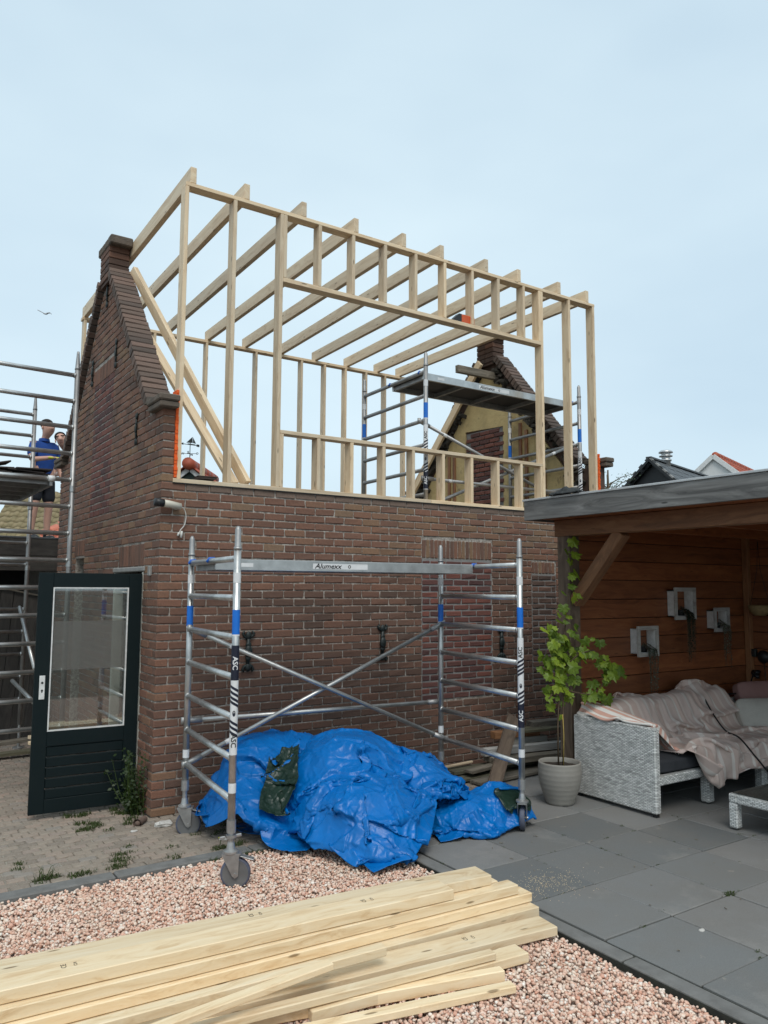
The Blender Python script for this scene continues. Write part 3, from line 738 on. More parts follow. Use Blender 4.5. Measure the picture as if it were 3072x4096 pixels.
# ornamental wall anchors
def anchor(M):
    b = MB(); b.tube([(0, 0, -.13), (0, 0, .13)], .017, 8); b.ball((0, -.01, 0), .036, 8, 6, sq=(1, .6, 1.5))
    for s in (-1, 1):
        b.ball((0, -.005, s*.13), .03, 8, 6, sq=(1, .6, 1.2)); b.ball((0, -.006, s*.055), .024, 8, 6, sq=(1.1, .6, 1))
        for q in (-1, 1): b.tube([(0, 0, s*.105), (q*.035, 0, s*.125), (q*.05, 0, s*.15), (q*.034, 0, s*.163)], [.013, .013, .012, .01], 7)
    return b
am = anchor(None).mesh('wall_anchor', 'iron', smooth=True)
for x, z in ((.86, 1.37), (2.36, 1.40), (4.01, 1.345)): link('wall_anchor', am, fw_, M=Matrix.Translation((x, -.012, z)) @ Matrix.Scale(1.12, 4))
for y, z in ((1.67, 4.48), (2.70, 4.49), (.80, 3.50), (2.15, 5.3)): link('wall_anchor', am, gw, M=Matrix.Translation((-.012, y, z)) @ Matrix.Rotation(-math.pi/2, 4, 'Z') @ Matrix.Diagonal((.55, .6, .95, 1)))
# green door standing open
dd = V(-.874, .044, 0).normalized(); hx = V(-.015, .435, 0)
door = thing('door', None, None); door.location = hx; setp(door, house)
DM = Matrix((dd, dd.cross(V(0, 0, 1)), V(0, 0, 1))).transposed().to_4x4(); DM.translation = hx
def dpart(name, lo, hi, mat, par, bev=.003):
    b = MB(); b.box(lo, hi, bev=bev); me = b.mesh(name, mat); return link(name, me, par, M=DM)
YN = DM.to_3x3().inverted() @ V(0, -1, 0)          # camera side of the leaf in door space
sg_ = 1 if YN.y > 0 else -1
dpart('stile', (.0, -.02, .045), (.115, .02, 2.08), 'door', door); dpart('stile', (.755, -.02, .045), (.875, .02, 2.08), 'door', door)
dpart('rail', (.115, -.02, 1.955), (.755, .02, 2.08), 'door', door); dpart('rail', (.115, -.02, .60), (.755, .02, .725), 'door', door); dpart('rail', (.115, -.02, .045), (.755, .02, .16), 'door', door)
for k in range(5): dpart('panel_board', (.115, -.013, .16+k*.088), (.755, .013, .16+(k+1)*.088-.004), 'door', door, .006)
for lo, hi in (((.115, -.012, .725), (.755, -.004, .736)), ((.115, -.012, 1.944), (.755, -.004, 1.955)), ((.115, -.012, .736), (.126, -.004, 1.944)), ((.744, -.012, .736), (.755, -.004, 1.944))):
    for s in (1, -1): dpart('glazing_bead', (lo[0], min(s*.005, s*.017), lo[2]), (hi[0], max(s*.005, s*.017), hi[2]), 'bead', door, 0)
pane = dpart('glass_pane', (.116, -.003, .726), (.754, .003, 1.954), 'glass', door, 0)
dpart('frosted_band', (.127, sg_*.0042-.0004, 1.24), (.743, sg_*.0042+.0004, 1.66), 'frost', door, 0)
lp = dpart('lock_plate', (.79, min(sg_*.019, sg_*.027), 1.00), (.835, max(sg_*.019, sg_*.027), 1.20), 'bead', door, .002)
for zz, rr in ((1.14, .010), (1.075, .009), (1.062, .005)):
    b = MB(); b.lathe([(0, sg_*.0275), (rr, sg_*.0275), (rr, sg_*.029), (0, sg_*.029)], (.812, 0, zz), 12, 'Y'); link('keyhole', b.mesh('keyhole', 'black'), lp, M=DM)

# ---------------------------------------------------------------- new timber frame of the flat-roofed dormer
tf = thing('timber_roof_frame', 'pale new pine stud frame with flat roof joists on top of the brick walls', 'timber frame', (2.9, 0, 2.895))
SD = .12
def stud(x0, z0, z1, y0=0., w=.038, name='stud'): return timber(name, (x0+w/2, y0+SD/2, z0), (x0+w/2, y0+SD/2, z1), w, SD, 'pine', tf, up=(0, 1, 0))
timber('bottom_plate', (.10, SD/2-.004, 2.914), (3.0, SD/2-.004, 2.914), SD+.008, .038, 'pine', tf); timber('bottom_plate', (3.002, SD/2-.004, 2.914), (5.74, SD/2-.004, 2.914), SD+.008, .038, 'pine', tf)
MB().box((.10, -.012, 2.888), (5.74, .13, 2.894)).obj('membrane', 'black', tf)
timber('top_plate', (.137, SD/2, 5.716), (3.6, SD/2, 5.716), SD, .038, 'pine', tf); timber('top_plate', (3.602, SD/2, 5.716), (5.733, SD/2, 5.716), SD, .038, 'pine', tf)
Z0, Z1 = 2.934, 5.696
def fx(mid): return mid-.019+.5*SD*(mid+2.17)/6.8-.019
for x in (.134, .616, 1.117): stud(x, Z0, Z1)
stud(1.1555, Z0, 3.46); stud(1.1555, 5.043, Z1)
for m in (1.558, 1.96, 2.365, 2.772, 3.182, 3.59, 3.994, 4.408): stud(fx(m), 5.043, Z1, name='cripple_stud')
for m in (1.562, 1.952, 2.347, 2.732, 3.144, 3.555, 3.955, 4.328): stud(fx(m)+.01, Z0, 3.46, name='cripple_stud')
stud(4.735, Z0, Z1); stud(4.695, Z0, 3.46); stud(4.695, 5.043, Z1)
stud(5.23, Z0, Z1); stud(5.69, Z0, Z1); 
timber('header', (1.156, SD/2, 5.020), (4.734, SD/2, 5.020), SD, .045, 'pine', tf)
timber('window_sill_rail', (1.156, SD/2, 3.480), (4.734, SD/2, 3.480), SD, .038, 'pine', tf)
RX = [.181, .723, 1.352, 1.980, 2.603, 3.137, 3.811, 4.344, 5.045, 5.568]
RB = [.19, .74, 1.36, 1.974, 2.582, 3.20, 3.819, 4.432, 5.039, 5.50]
for a, b in zip(RX, RB): timber('roof_joist', (a+.029, .004, 5.8165), (b+.029, 4.33, 5.757), .058, .156, 'pine', tf)
yb = 4.20
timber('top_plate', (.17, yb+.06, 5.655), (5.73, yb+.06, 5.655), SD, .042, 'pine', tf)
timber('bottom_plate', (.17, yb+.06, 2.914), (5.73, yb+.06, 2.914), SD, .038, 'pine', tf)
for x in (.19, 1.16, 1.95, 2.76, 3.56, 3.99, 4.39, 4.80, 5.19, 5.60): stud(x, Z0, 5.633, yb)
# loose timbers leaning on the gables
def plank(label, p0, p1, w, h, up, mat='pine', group=None, cat='timber'):
    return timber('plank', p0, p1, w, h, mat, None, up=up, label=label, cat=cat, group=group)
plank('long pale rafter timber leaning from gable top to bottom plate', (.19, 1.84, 5.52), (.88, .16, 2.955), .10, .058, (1, .25, 0))
plank('second pale timber leaning behind the long rafter beside the gable', (.165, 1.35, 4.72), (.77, .20, 2.955), .04, .105, (1, .25, 0))
plank('pale timber laid along the slope of the yellow plastered gable', (5.60, 2.16, 5.44), (5.55, 4.22, 3.22), .13, .045, (1, 0, 0))
plank('old grey purlin stub sticking out of the plastered gable peak', (4.95, 1.93, 5.185), (5.77, 1.97, 5.20), .07, .11, (0, 0, 1), 'old_wood')
# orange foam strips
def foam(x, y0, y1, z0, z1, lab):
    b = MB(); n = 26
    for i in range(n):
        za = z0+(z1-z0)*i/n; zb = z0+(z1-z0)*(i+1)/n; w = .012+.010*abs(mnoise.noise(V(i*.7, x, 0))); 
        b.box((x-w, y0-.004*(i % 3), za), (x+w, y1, zb), bev=.002)
    b.obj('foam_strip', 'orange', label=lab, cat='foam strip', group='orange foam strips')
foam(.121, -.006, .1, 2.94, 3.74, 'orange foam strip between gable and first stud'); foam(5.745, -.012, .1, 2.94, 3.72, 'orange foam strip on the corner stud by far gable')
# orange and black tool on the header
tl_ = thing('power_tool', 'orange and black power tool lying on the window header', 'tool', (3.5, .06, 5.043))
MB().box((3.475, .025, 5.045), (3.675, .105, 5.150), bev=.012).obj('body', 'orange_pl', tl_)
b = MB(); b.prism([(3.475, .03, 5.045), (3.475, .03, 5.15), (3.44, .03, 5.15), (3.36, .03, 5.075), (3.35, .03, 5.045)], (0, .07, 0)); b.obj('nose', 'black', tl_)
tubeo('handle', [(3.60, .07, 5.150), (3.56, .07, 5.156), (3.50, .07, 5.152)], .012, 'black', tl_)
# slates on the plate
for k in range(5):
    timber('roof_slate', (.33+.012*k+rnd.uniform(-.01, .01), .16, 2.945+.011*k), (.33+.012*k+.19, .17+rnd.uniform(-.02, .02), 2.943+.011*k+rnd.uniform(-.006, .006)), .12, .009, 'old_tile', None, label='thin dark roof slate in the small stack behind the bottom plate', cat='slate', group='slates stacked on the bottom plate')

# ---------------------------------------------------------------- mobile scaffolds
def bent(P, ang, r):
    c, s = math.cos(ang), math.sin(ang); d = V(c, s, 0)
    rg = V(-s, c, 0)            # right as seen from outside
    return lambda u, z: V(P[0], P[1], 0)+(d*math.cos(u/r)+rg*math.sin(u/r))*r+V(0, 0, z)
def sleeve(name, P, z0, z1, mat, par, r=.0262):
    b = MB(); n = 16
    v = [(P[0]+r*math.cos(2*math.pi*k/n), P[1]+r*math.sin(2*math.pi*k/n), z) for z in (z0, z1) for k in range(n)]
    b.add(v, [(k, (k+1) % n, n+(k+1) % n, n+k) for k in range(n)]); return b.obj(name, mat, par, smooth=True)
def decal(P, zt, par, down=True):
    """striped band with ASC lettering, height ~1 m"""
    ang = math.atan2(CAM.y-P[1], CAM.x-P[0]); fn = bent(P, ang, .0268); f2 = bent(P, ang, .0272)
    H = .73; bd = sleeve('sticker_band', P, zt-H, zt, 'white_sticker', par)
    nv0, nv1 = (zt-.235, zt) if down else (zt-H, zt-H+.19)
    sleeve('sticker_dark_end', P, nv0, nv1, 'navy', par, .0265)
    sg = 1 if down else -1
    t1, t2 = zt-.12, zt-H+.095
    def mk(zc, s): return lambda x, y: f2(y*s, zc-x*s)
    letter('ASC', .052, mk(t1, sg), 'white_print' if down else 'ink', bd, .0012, .95, .006)
    letter('ASC', .052, mk(t2, sg), 'ink' if down else 'white_print', bd, .0012, .95, .006)
    for zc in ((zt-.30, zt-.335, zt-.37, zt-.40, zt-.53, zt-.565, zt-.60) if down else (zt-.20, zt-.235, zt-.27, zt-.30, zt-.46, zt-.495, zt-.53, zt-.56)):
        b = MB(); n = 8; U = [(-.034+.068*k/n) for k in range(n+1)]
        v = [fn(u, zc+q+u*.55*-sg) for q in (0, .019) for u in U]; b.add(v, [(k, k+1, n+2+k, n+1+k) for k in range(n)]); b.obj('sticker_stripe', 'navy', bd)
    b = MB(); b.add([f2(.011*math.cos(2*math.pi*k/12), zt-.455*(1 if down else .86)+.02*math.sin(2*math.pi*k/12)) for k in range(12)], [tuple(range(12))]); b.obj('sticker_emblem', 'navy', bd)
def castor(P, ztop_, zg, yaw, par, ext):
    c = MB(); x, y = P
    c.tube([(x, y, zg+.285), (x, y, ztop_+.02)], .019, 10); c.tube([(x, y, ztop_-.03), (x, y, ztop_+.05)], .031, 14)
    c.lathe([(0, zg+.225), (.045, zg+.225), (.052, zg+.232), (.052, zg+.245), (.03, zg+.255), (.022, zg+.30), (0, zg+.30)], (x, y, 0), 16)
    if ext: 
        c.tube([(x, y, ztop_-.062), (x, y, ztop_-.044)], .036, 14)
        for s in (-1, 1): c.box((x+s*.03-.02, y-.008, ztop_-.066), (x+s*.075+.02-.02, y+.008, ztop_-.046), bev=.004)
    d = V(math.cos(yaw), math.sin(yaw), 0); sd = V(-d.y, d.x, 0); ax = V(x, y, zg+.10)+d*.035
    for s in (-1, 1):
        p = V(x, y, 0)+sd*s*.032
        c.prism([p+d*-.055+V(0, 0, zg+.225), p+d*.06+V(0, 0, zg+.225), p+d*.055+V(0, 0, zg+.09), p+d*.035+V(0, 0, zg+.075), p+d*.015+V(0, 0, zg+.09)], sd*s*.005)
    c.obox(V(x, y, zg+.226)+d*-.055, V(x, y, zg+.226)+d*.07, .072, .008)
    c.obox(V(x, y, zg+.222)+d*.03, V(x, y, zg+.185)+d*.155, .055, .008, bev=.002)
    c.tube([ax-sd*.045, ax+sd*.045], .010, 8)
    o = c.obj('castor', 'zinc', par)
    w = MB(); prof = [(.0, -.02), (.075, -.02), (.086, -.022), (.096, -.02), (.1, -.012), (.1, .012), (.096, .02), (.086, .022), (.075, .02), (.0, .02)]
    w.lathe(prof, (0, 0, 0), 28, 'Y'); me = w.mesh('wheel', ['rubber', 'wheel_grey'], smooth=True)
    for p in me.polygons:
        if math.hypot(p.center.x, p.center.z) < .082: p.material_index = 1
    M = Matrix((d, sd, V(0, 0, 1))).transposed().to_4x4(); M.translation = ax; link('wheel', me, o, M=M)
def scaffold(label, FL, BL, FR, BR, zt, sp, n, zpost, plat=None, braces=(), cast=None, decals=(), mat='alu', blue=True, spig=True, nm=('F', 'B')):
    t = thing('mobile_scaffold', label, 'scaffold', (FL[0], FL[1], max(0, zpost-.4)), 'aluminium mobile scaffolds')
    P = {'FL': FL, 'BL': BL, 'FR': FR, 'BR': BR}
    for k, p in P.items():
        tubeo('post', [(p[0], p[1], zpost), (p[0], p[1], zt+.075)], .0255, mat, t, 16)
        if spig:
            b = MB(); b.tube([(p[0], p[1], zt+.075), (p[0], p[1], zt+.085), (p[0], p[1], zt+.20), (p[0], p[1], zt+.225)], [.027, .0225, .021, .009], 12); b.tube([(p[0], p[1], zt+.06), (p[0], p[1], zt+.08)], .028, 12)
            b.obj('spigot', 'alu_dull', t, smooth=True)
        if blue:
            z = zt-1.30*sp; sleeve('blue_sticker', p, z-.62*sp, z, 'blue_sticker', t); s = sleeve('label', p, z-.66*sp, z-.62*sp, 'white_sticker', t)
            sleeve('label', p, zt-.62*sp, zt-.36*sp, 'white_sticker', t)
            sleeve('label', p, zt-(n-1)*sp+.26*sp-.02, zt-(n-1)*sp+.5*sp-.02, 'white_sticker', t)
    def pt(k, z): return V(P[k][0], P[k][1], z)
    for a, b in (('FL', 'BL'), ('FR', 'BR')):
        for i in range(n):
            z = zt-i*sp; r = MB(); r.tube([pt(a, z), pt(b, z)], .0225, 14)
            d = (pt(b, z)-pt(a, z)).normalized()
            for e, s in ((pt(a, z), 1), (pt(b, z), -1)): r.tube([e+d*s*.018, e+d*s*.034], .0265, 14)
            r.obj('rung', mat, t, smooth=True)
    for (a, i, b, j, off) in braces:
        p0, p1 = pt(a, zt-i*sp)+Vector(off), pt(b, zt-j*sp)+Vector(off); d = (p1-p0).normalized()
        p0 += d*.03; p1 -= d*.03
        br = tubeo('brace', [p0, p1], .0195, mat, t)
        for e, s in ((p0, 1), (p1, -1)):
            g = MB(); g.tube([e-d*s*.05, e+d*s*.10], .0245, 12); g.tube([e-d*s*.05+V(0, 0, -.028), e-d*s*.05+V(0, 0, .028)], .02, 10)
            g.obj('brace_claw', 'alu_dull', br, smooth=True)
        m = p0+d*.32; w = MB(); w.tube([m, m+d*.055], .0202, 12); w.obj('label', 'white_sticker', br, smooth=True)
    if plat:
        f0, f1, zoff = plat                # fraction from front, height offset
        A, B = [pt('FL', zt).lerp(pt('BL', zt), f) for f in (f0, f1)]; Cc, Dd = [pt('FR', zt).lerp(pt('BR', zt), f) for f in (f0, f1)]
        e = (Cc-A).normalized(); up = V(0, 0, 1)
        A, B, Cc, Dd = [q+V(0, 0, zoff) for q in (A, B, Cc, Dd)]; i = e*.03
        pf = thing('platform', None, None, A); setp(pf, t)
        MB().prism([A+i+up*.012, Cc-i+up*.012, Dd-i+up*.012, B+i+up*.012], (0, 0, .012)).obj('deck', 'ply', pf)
        for q0, q1, s in ((A, Cc, -1), (B, Dd, 1)):
            bm_ = MB().obox(q0+i-up*.012, q1-i-up*.012, .03, .085, bev=.003); bo = bm_.obj('side_beam', 'alu', pf)
            if s == -1: fb_ = bo
        for k in range(5):
            s = k/4; MB().obox((A+i*2).lerp(Cc-i*2, s)-up*.03, (B+i*2).lerp(Dd-i*2, s)-up*.03, .035, .045).obj('cross_beam', 'alu_dull', pf)
        for q, s in ((A, 1), (B, 1), (Cc, -1), (Dd, -1)):
            b = MB(); b.tube([q+e*s*.05+up*.0, q+e*s*.02+up*.032, q-e*s*.012+up*.030, q-e*s*.032+up*.004], [.014, .014, .014, .011], 8); b.obj('hook', 'blue_plastic', pf, smooth=True)
        yn = e.cross(up).normalized()
        if yn.dot(CAM-A) < 0: yn = -yn
        c0 = A.lerp(Cc, .40)-up*.012+yn*.0165
        def lf(x, y): return c0+e*x+up*y
        tg = MB(); tg.add([lf(-.14, -.022)-yn*.0008, lf(.36, -.022)-yn*.0008, lf(.36, .022)-yn*.0008, lf(-.14, .022)-yn*.0008], [(0, 1, 2, 3)]); tg.obj('label', 'white_sticker', fb_)
        letter('Alumexx', .056, lambda x, y: lf(x+y*.3, y), 'ink', fb_, .0012, 1.15)
        b = MB(); b.lathe([(.008, 0), (.014, 0)], (0, 0, 0), 16); me = b.mesh('emblem', 'ink'); M = Matrix((e, up, yn)).transposed().to_4x4(); M.translation = lf(.19, 0); link('emblem', me, fb_, M=M)
        s0 = A.lerp(Cc, .115)-up*.012+yn*.0162; b = MB(); b.add([s0+e*x+up*y for x, y in ((-.05, -.015), (.05, -.015), (.05, .015), (-.05, .015))], [(0, 1, 2, 3)]); b.obj('label', 'white_sticker', fb_)
    if cast:
        for k, (yaw, ext) in cast.items(): castor(P[k], zpost, -.03 if k in ('FL', 'BL') else 0., yaw, t, ext)
    for k, zt_, dn in decals: decal(P[k], zt_, t, dn)
    return t
fl = (-.012, -1.752); bl = (.105, -.528); fr = (2.422, -1.985); br_ = (2.541, -.759)
zt1, sp1 = 2.160, .2704
scaffold('low rolling aluminium scaffold standing over the blue tarp', fl, bl, fr, br_, zt1, sp1, 7, .36,
         plat=(.53, .97, -.012), braces=[('BL', 2, 'BR', 6, (0, -.055, 0)), ('BL', 6, 'BR', 2, (0, -.012, 0)), ('BL', 4.75, 'BR', 4.75, (0, .03, 0))],
         cast={'FL': (-.50, True), 'BL': (-.45, False), 'FR': (.75, False), 'BR': (.4, False)}, decals=[('FL', 1.567, True), ('FR', 1.556, False)])
# left scaffold beside the gable
s2 = scaffold('tall aluminium scaffold beside the gable with roof tiles on its platform', (-.43, 1.52), (-.45, 3.76), (-1.72, 1.42), (-1.74, 3.66), 4.13, .2704, 1, .28, spig=False, blue=False, mat='alu_dull')
for o in [o for o in s2.children if o.name.startswith('rung')]: bpy.data.objects.remove(o)
P2 = {'a': V(-.43, 1.52, 0), 'b': V(-.45, 3.76, 0), 'c': V(-1.72, 1.42, 0), 'd': V(-1.74, 3.66, 0)}
for a, c, n, zt_ in (('a', 'c', 14, 4.13), ('b', 'd', 14, 4.13)):
    for i in range(n):
        z = zt_-.2725*i
        if i > 2 and a == 'b' and i in (4, 5): continue
        r = MB(); p0 = P2[a]+V(0, 0, z); p1 = P2[c]+V(0, 0, z); r.tube([p0, p1], .0225, 14); d = (p1-p0).normalized(); r.tube([p0+d*.018, p0+d*.034], .0265, 14); r.obj('rung', 'alu', s2, smooth=True)
for k in 'abcd':
    b = MB(); p = P2[k]; b.tube([p+V(0, 0, 4.195), p+V(0, 0, 4.21), p+V(0, 0, 4.36), p+V(0, 0, 4.385)], [.029, .0245, .014, .012], 12); b.obj('spigot', 'alu_dull', s2, smooth=True)
    for z in (2.92, 2.16): sleeve('post_collar', p, z, z+.06, 'alu', s2, .031)
    b = MB(); b.tube([p+V(0, 0, .0), p+V(0, 0, .3)], .018, 10); b.lathe([(0, .0), (.07, .0), (.07, .012), (.02, .02)], tuple(p), 14); b.obj('foot', 'zinc', s2)
zpl = 4.13-.2725*4
A, B, C_, D_ = P2['c'].lerp(P2['a'], .22)+V(0, 0, zpl), P2['c'].lerp(P2['a'], .84)+V(0, 0, zpl), P2['d'].lerp(P2['b'], .22)+V(0, 0, zpl), P2['d'].lerp(P2['b'], .84)+V(0, 0, zpl)
pf2 = thing('platform', None, None, A); setp(pf2, s2)
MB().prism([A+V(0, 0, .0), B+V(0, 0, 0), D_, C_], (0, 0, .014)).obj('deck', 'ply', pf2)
for p, q in ((A, C_), (B, D_)): MB().obox(p-V(0, 0, .03), q-V(0, 0, .03), .03, .09, bev=.003).obj('side_beam', 'alu_dull', pf2)
for k in range(6): s = .04+k*.18; MB().obox(A.lerp(C_, s)-V(0, 0, .03), B.lerp(D_, s)-V(0, 0, .03), .035, .05).obj('cross_beam', 'alu_dull', pf2)
for p in (A, B):
    b = MB(); d = (P2['a']-P2['c']).normalized(); b.tube([p-d*.03+V(0, -.0, .0), p+d*.03], .031, 14); b.obj('hook', 'white_sticker', pf2, smooth=True)
for (p, q) in ((V(-.62, 3.1, 1.72), V(-.60, 2.1, 1.10)), (V(-.75, 2.5, .95), V(-.55, 1.56, .68))):
    o = tubeo('brace', [p, q], .0215, 'alu', s2)
# tiles on that platform
for k, (dx, dy, dz, tilt) in enumerate([(.0, .0, .0, 0), (.03, .02, .02, .02), (-.02, .05, .042, -.03), (.05, .03, .064, .04), (.35, .0, .0, 0), (.38, .04, .024, .05), (.33, .03, .05, -.05), (.40, .02, .075, .03), (.02, .06, .1, .25)]):
    c = V(-1.18+dx, 1.75+dy, zpl+.03+dz)
    timber('roof_tile', c+V(-.17, 0, -.17*math.sin(tilt)), c+V(.17, .02, .17*math.sin(tilt)), .26, .018, 'old_tile', None, label='flat brown roof tile piled on the scaffold platform', cat='roof tile', group='roof tiles on the scaffold platform', bev=.004)
# upper scaffold inside the frame
def Tp(x, y, t): return CAM+(CF+CR*((x-1536)/CFL)-CU*((y-2048)/CFL))*t
q = [Tp(1703, 1481, 8.86), Tp(1458, 1573, 10.05), Tp(2316, 1620, 10.28), Tp(2039, 1690, 11.5)]
zt3 = sum(p.z for p in q)/4
scaffold('weathered aluminium scaffold standing on the attic floor inside the timber frame', *[(p.x, p.y) for p in q], zt3, .2820, 6, 2.80,
         plat=(.08, .54, -.012), braces=[('FL', 2, 'FR', 5, (-.0, .1, 0)), ('FR', 2, 'FL', 5.6, (0, .14, 0)), ('FL', 4.35, 'FR', 4.35, (0, .03, 0))], decals=[('FL', zt3-.62, False), ('FR', zt3-.66, False)], mat='alu_dull')

# ---------------------------------------------------------------- covered terrace (pergola)
pg = thing('pergola', 'wooden covered terrace with flat roof and silver grey fascia board', 'pergola', (3.78, -1.28, 0))
RXF, RYL = 3.32, -1.12
for i in range(9):                                   # roof boards seen from below
    MB().box((RXF+.03+i*.42, -6.2, 2.66), (RXF+.03+i*.42+.416, RYL-.03, 2.70), bev=.004).obj('roof_board', 'red_wood', pg)
MB().box((RXF+.01, -6.2, 2.702), (7.1, RYL-.01, 2.83)).obj('roof_deck', 'black', pg)
timber('fascia_board', (RXF+.012, RYL, 2.735), (RXF+.012, -6.2, 2.735), .028, .19, 'fascia_wood', pg, bev=.004)
timber('end_board', (RXF+.03, RYL-.012, 2.735), (7.1, RYL-.012, 2.735), .026, .188, 'fascia_wood', pg, bev=.004)
MB().box((RXF-.012, -6.2, 2.832), (RXF+.09, RYL+.015, 2.852), bev=.003).obj('roof_trim', 'zinc_trim', pg)
MB().box((RXF+.09, RYL-.09, 2.832), (7.1, RYL+.015, 2.852), bev=.003).obj('roof_trim', 'zinc_trim', pg)
timber('beam', (3.775, -1.16, 2.575), (3.775, -6.2, 2.575), .15, .165, 'beam_wood', pg, bev=.005)
timber('post', (3.777, -1.275, 0), (3.777, -1.275, 2.492), .155, .155, 'post_wood', pg, up=(0, 1, 0), bev=.006)
timber('post', (3.777, -5.4, 0), (3.777, -5.4, 2.492), .155, .155, 'post_wood', pg, up=(0, 1, 0), bev=.006)
timber('brace', (3.775, -1.37, 1.83), (3.775, -1.96, 2.50), .12, .12, 'beam_wood', pg, up=(1, 0, 0), bev=.005)
timber('brace', (3.775, -4.25, 1.85), (3.775, -3.55, 2.50), .12, .12, 'beam_wood', pg, up=(1, 0, 0), bev=.005)
z = .06; k = 0
for k in range(13):
    h = .198; z0 = .16+k*.2-.1
    timber('wall_board', (3.86, -1.278, z0+h/2), (6.85, -1.278, z0+h/2), .03, h-.005, 'red_wood', pg, bev=.003)
    timber('wall_board', (6.87, -1.30, z0+h/2), (6.87, -6.2, z0+h/2), .03, h-.005, 'red_wood', pg, bev=.003)
MB().box((3.86, -1.258, .0), (6.9, -1.25, 2.66)).obj('backing', 'black', pg); MB().box((6.892, -6.2, .0), (6.9, -1.25, 2.66)).obj('backing', 'black', pg)
timber('corner_post', (6.82, -1.335, 0), (6.82, -1.335, 2.66), .07, .07, 'beam_wood', pg, up=(0, 1, 0))
for k in range(6): timber('rafter', (3.86, -1.75-k*.8, 2.60), (6.85, -1.75-k*.8, 2.60), .07, .115, 'red_wood', pg)
# cloth on the roof edge
b = MB(); n = 16
rg = [[V(3.12+.1*(i/n)+.16, -1.50-.36*j/n, 2.855+max(0, .055*(1-abs(2*i/n-1))*(1-abs(2*j/n-1)**2)+.028*mnoise.noise(V(i*.45, j*.4, 2))+.012*mnoise.noise(V(i, j, 9)))) for i in range(n+1)] for j in range(n+1)]
b.add([p for r in rg for p in r], [(j*(n+1)+i, j*(n+1)+i+1, (j+1)*(n+1)+i+1, (j+1)*(n+1)+i) for j in range(n) for i in range(n)])
o = b.obj('cloth_bundle', 'black_cloth', smooth=True, label='black crumpled cloth lying on the pergola roof edge', cat='cloth'); md = o.modifiers.new('thick', 'SOLIDIFY'); md.thickness = .01; md.offset = 1

# ---------------------------------------------------------------- cloth solver (position based)
def cloth(P, h, H, steps=70, iters=10, g=.0035, fric=.6, bend=.7, seed=1):
    P = P.astype(float).copy(); Pv = P.copy()
    def sat(a, b, L0, k, only_push=False):
        A, Bq = P[a], P[b]; d = Bq-A; L = np.sqrt((d*d).sum(-1, keepdims=True))+1e-9
        e = (L-L0)/L
        if only_push: e = np.minimum(e, 0)
        c = .5*k*e*d; P[a] = A+c; P[b] = Bq-c
    ny, nx = P.shape[:2]
    sl = slice; full = sl(None)
    batches = []
    for s in (0, 1):
        m = (nx-s)//2; batches.append(((full, sl(s, s+2*m-1, 2)), (full, sl(s+1, s+2*m, 2)), h, 1., False))
        m = (ny-s)//2; batches.append(((sl(s, s+2*m-1, 2), full), (sl(s+1, s+2*m, 2), full), h, 1., False))
        batches.append(((sl(s, s+2*m-1, 2), sl(0, nx-1)), (sl(s+1, s+2*m, 2), sl(1, nx)), h*1.414, .5, False))
        batches.append(((sl(s, s+2*m-1, 2), sl(1, nx)), (sl(s+1, s+2*m, 2), sl(0, nx-1)), h*1.414, .5, False))
    for s in range(4):
        m = len(range(s, nx-2, 4)); batches.append(((full, sl(s, s+4*m-3, 4)), (full, sl(s+2, s+4*m-1, 4)), 2*h*bend, .3, True))
        m = len(range(s, ny-2, 4)); batches.append(((sl(s, s+4*m-3, 4), full), (sl(s+2, s+4*m-1, 4), full), 2*h*bend, .3, True))
    for st in range(steps):
        vel = (P-Pv)*.93; Pv = P.copy(); P += vel; P[..., 2] -= g
        for it in range(iters):
            for a, b, L0, k, op in batches: sat(a, b, L0, k, op)
            z = H(P[..., 0], P[..., 1]); hit = P[..., 2] < z
            P[..., 2] = np.where(hit, z, P[..., 2])
        P[..., 0] = np.where(hit, P[..., 0]+(Pv[..., 0]-P[..., 0])*fric, P[..., 0]); P[..., 1] = np.where(hit, P[..., 1]+(Pv[..., 1]-P[..., 1])*fric, P[..., 1])
    return P
def sheet(P, name, mats, parent=None, thick=.004, uv=True, sub=1, **k):
    ny, nx = P.shape[:2]; b = MB(); b.add([tuple(p) for p in P.reshape(-1, 3)], [(j*nx+i, j*nx+i+1, (j+1)*nx+i+1, (j+1)*nx+i) for j in range(ny-1) for i in range(nx-1)])
    me = b.mesh(name, mats, True, fix=False)
    a = me.attributes.new('cloth_uv', 'FLOAT_VECTOR', 'POINT'); q = np.zeros((ny*nx, 3), np.float32); q[:, 0] = np.tile(np.linspace(0, 1, nx), ny); q[:, 1] = np.repeat(np.linspace(0, 1, ny), nx); a.data.foreach_set('vector', q.reshape(-1))
    o = link(name, me, parent, **k)
    if sub: m = o.modifiers.new('smooth', 'SUBSURF'); m.levels = m.render_levels = sub
    m = o.modifiers.new('thick', 'SOLIDIFY'); m.thickness = thick; m.offset = -1
    if len(mats) > 1: m.material_offset = 1; m.material_offset_rim = 0
    return o
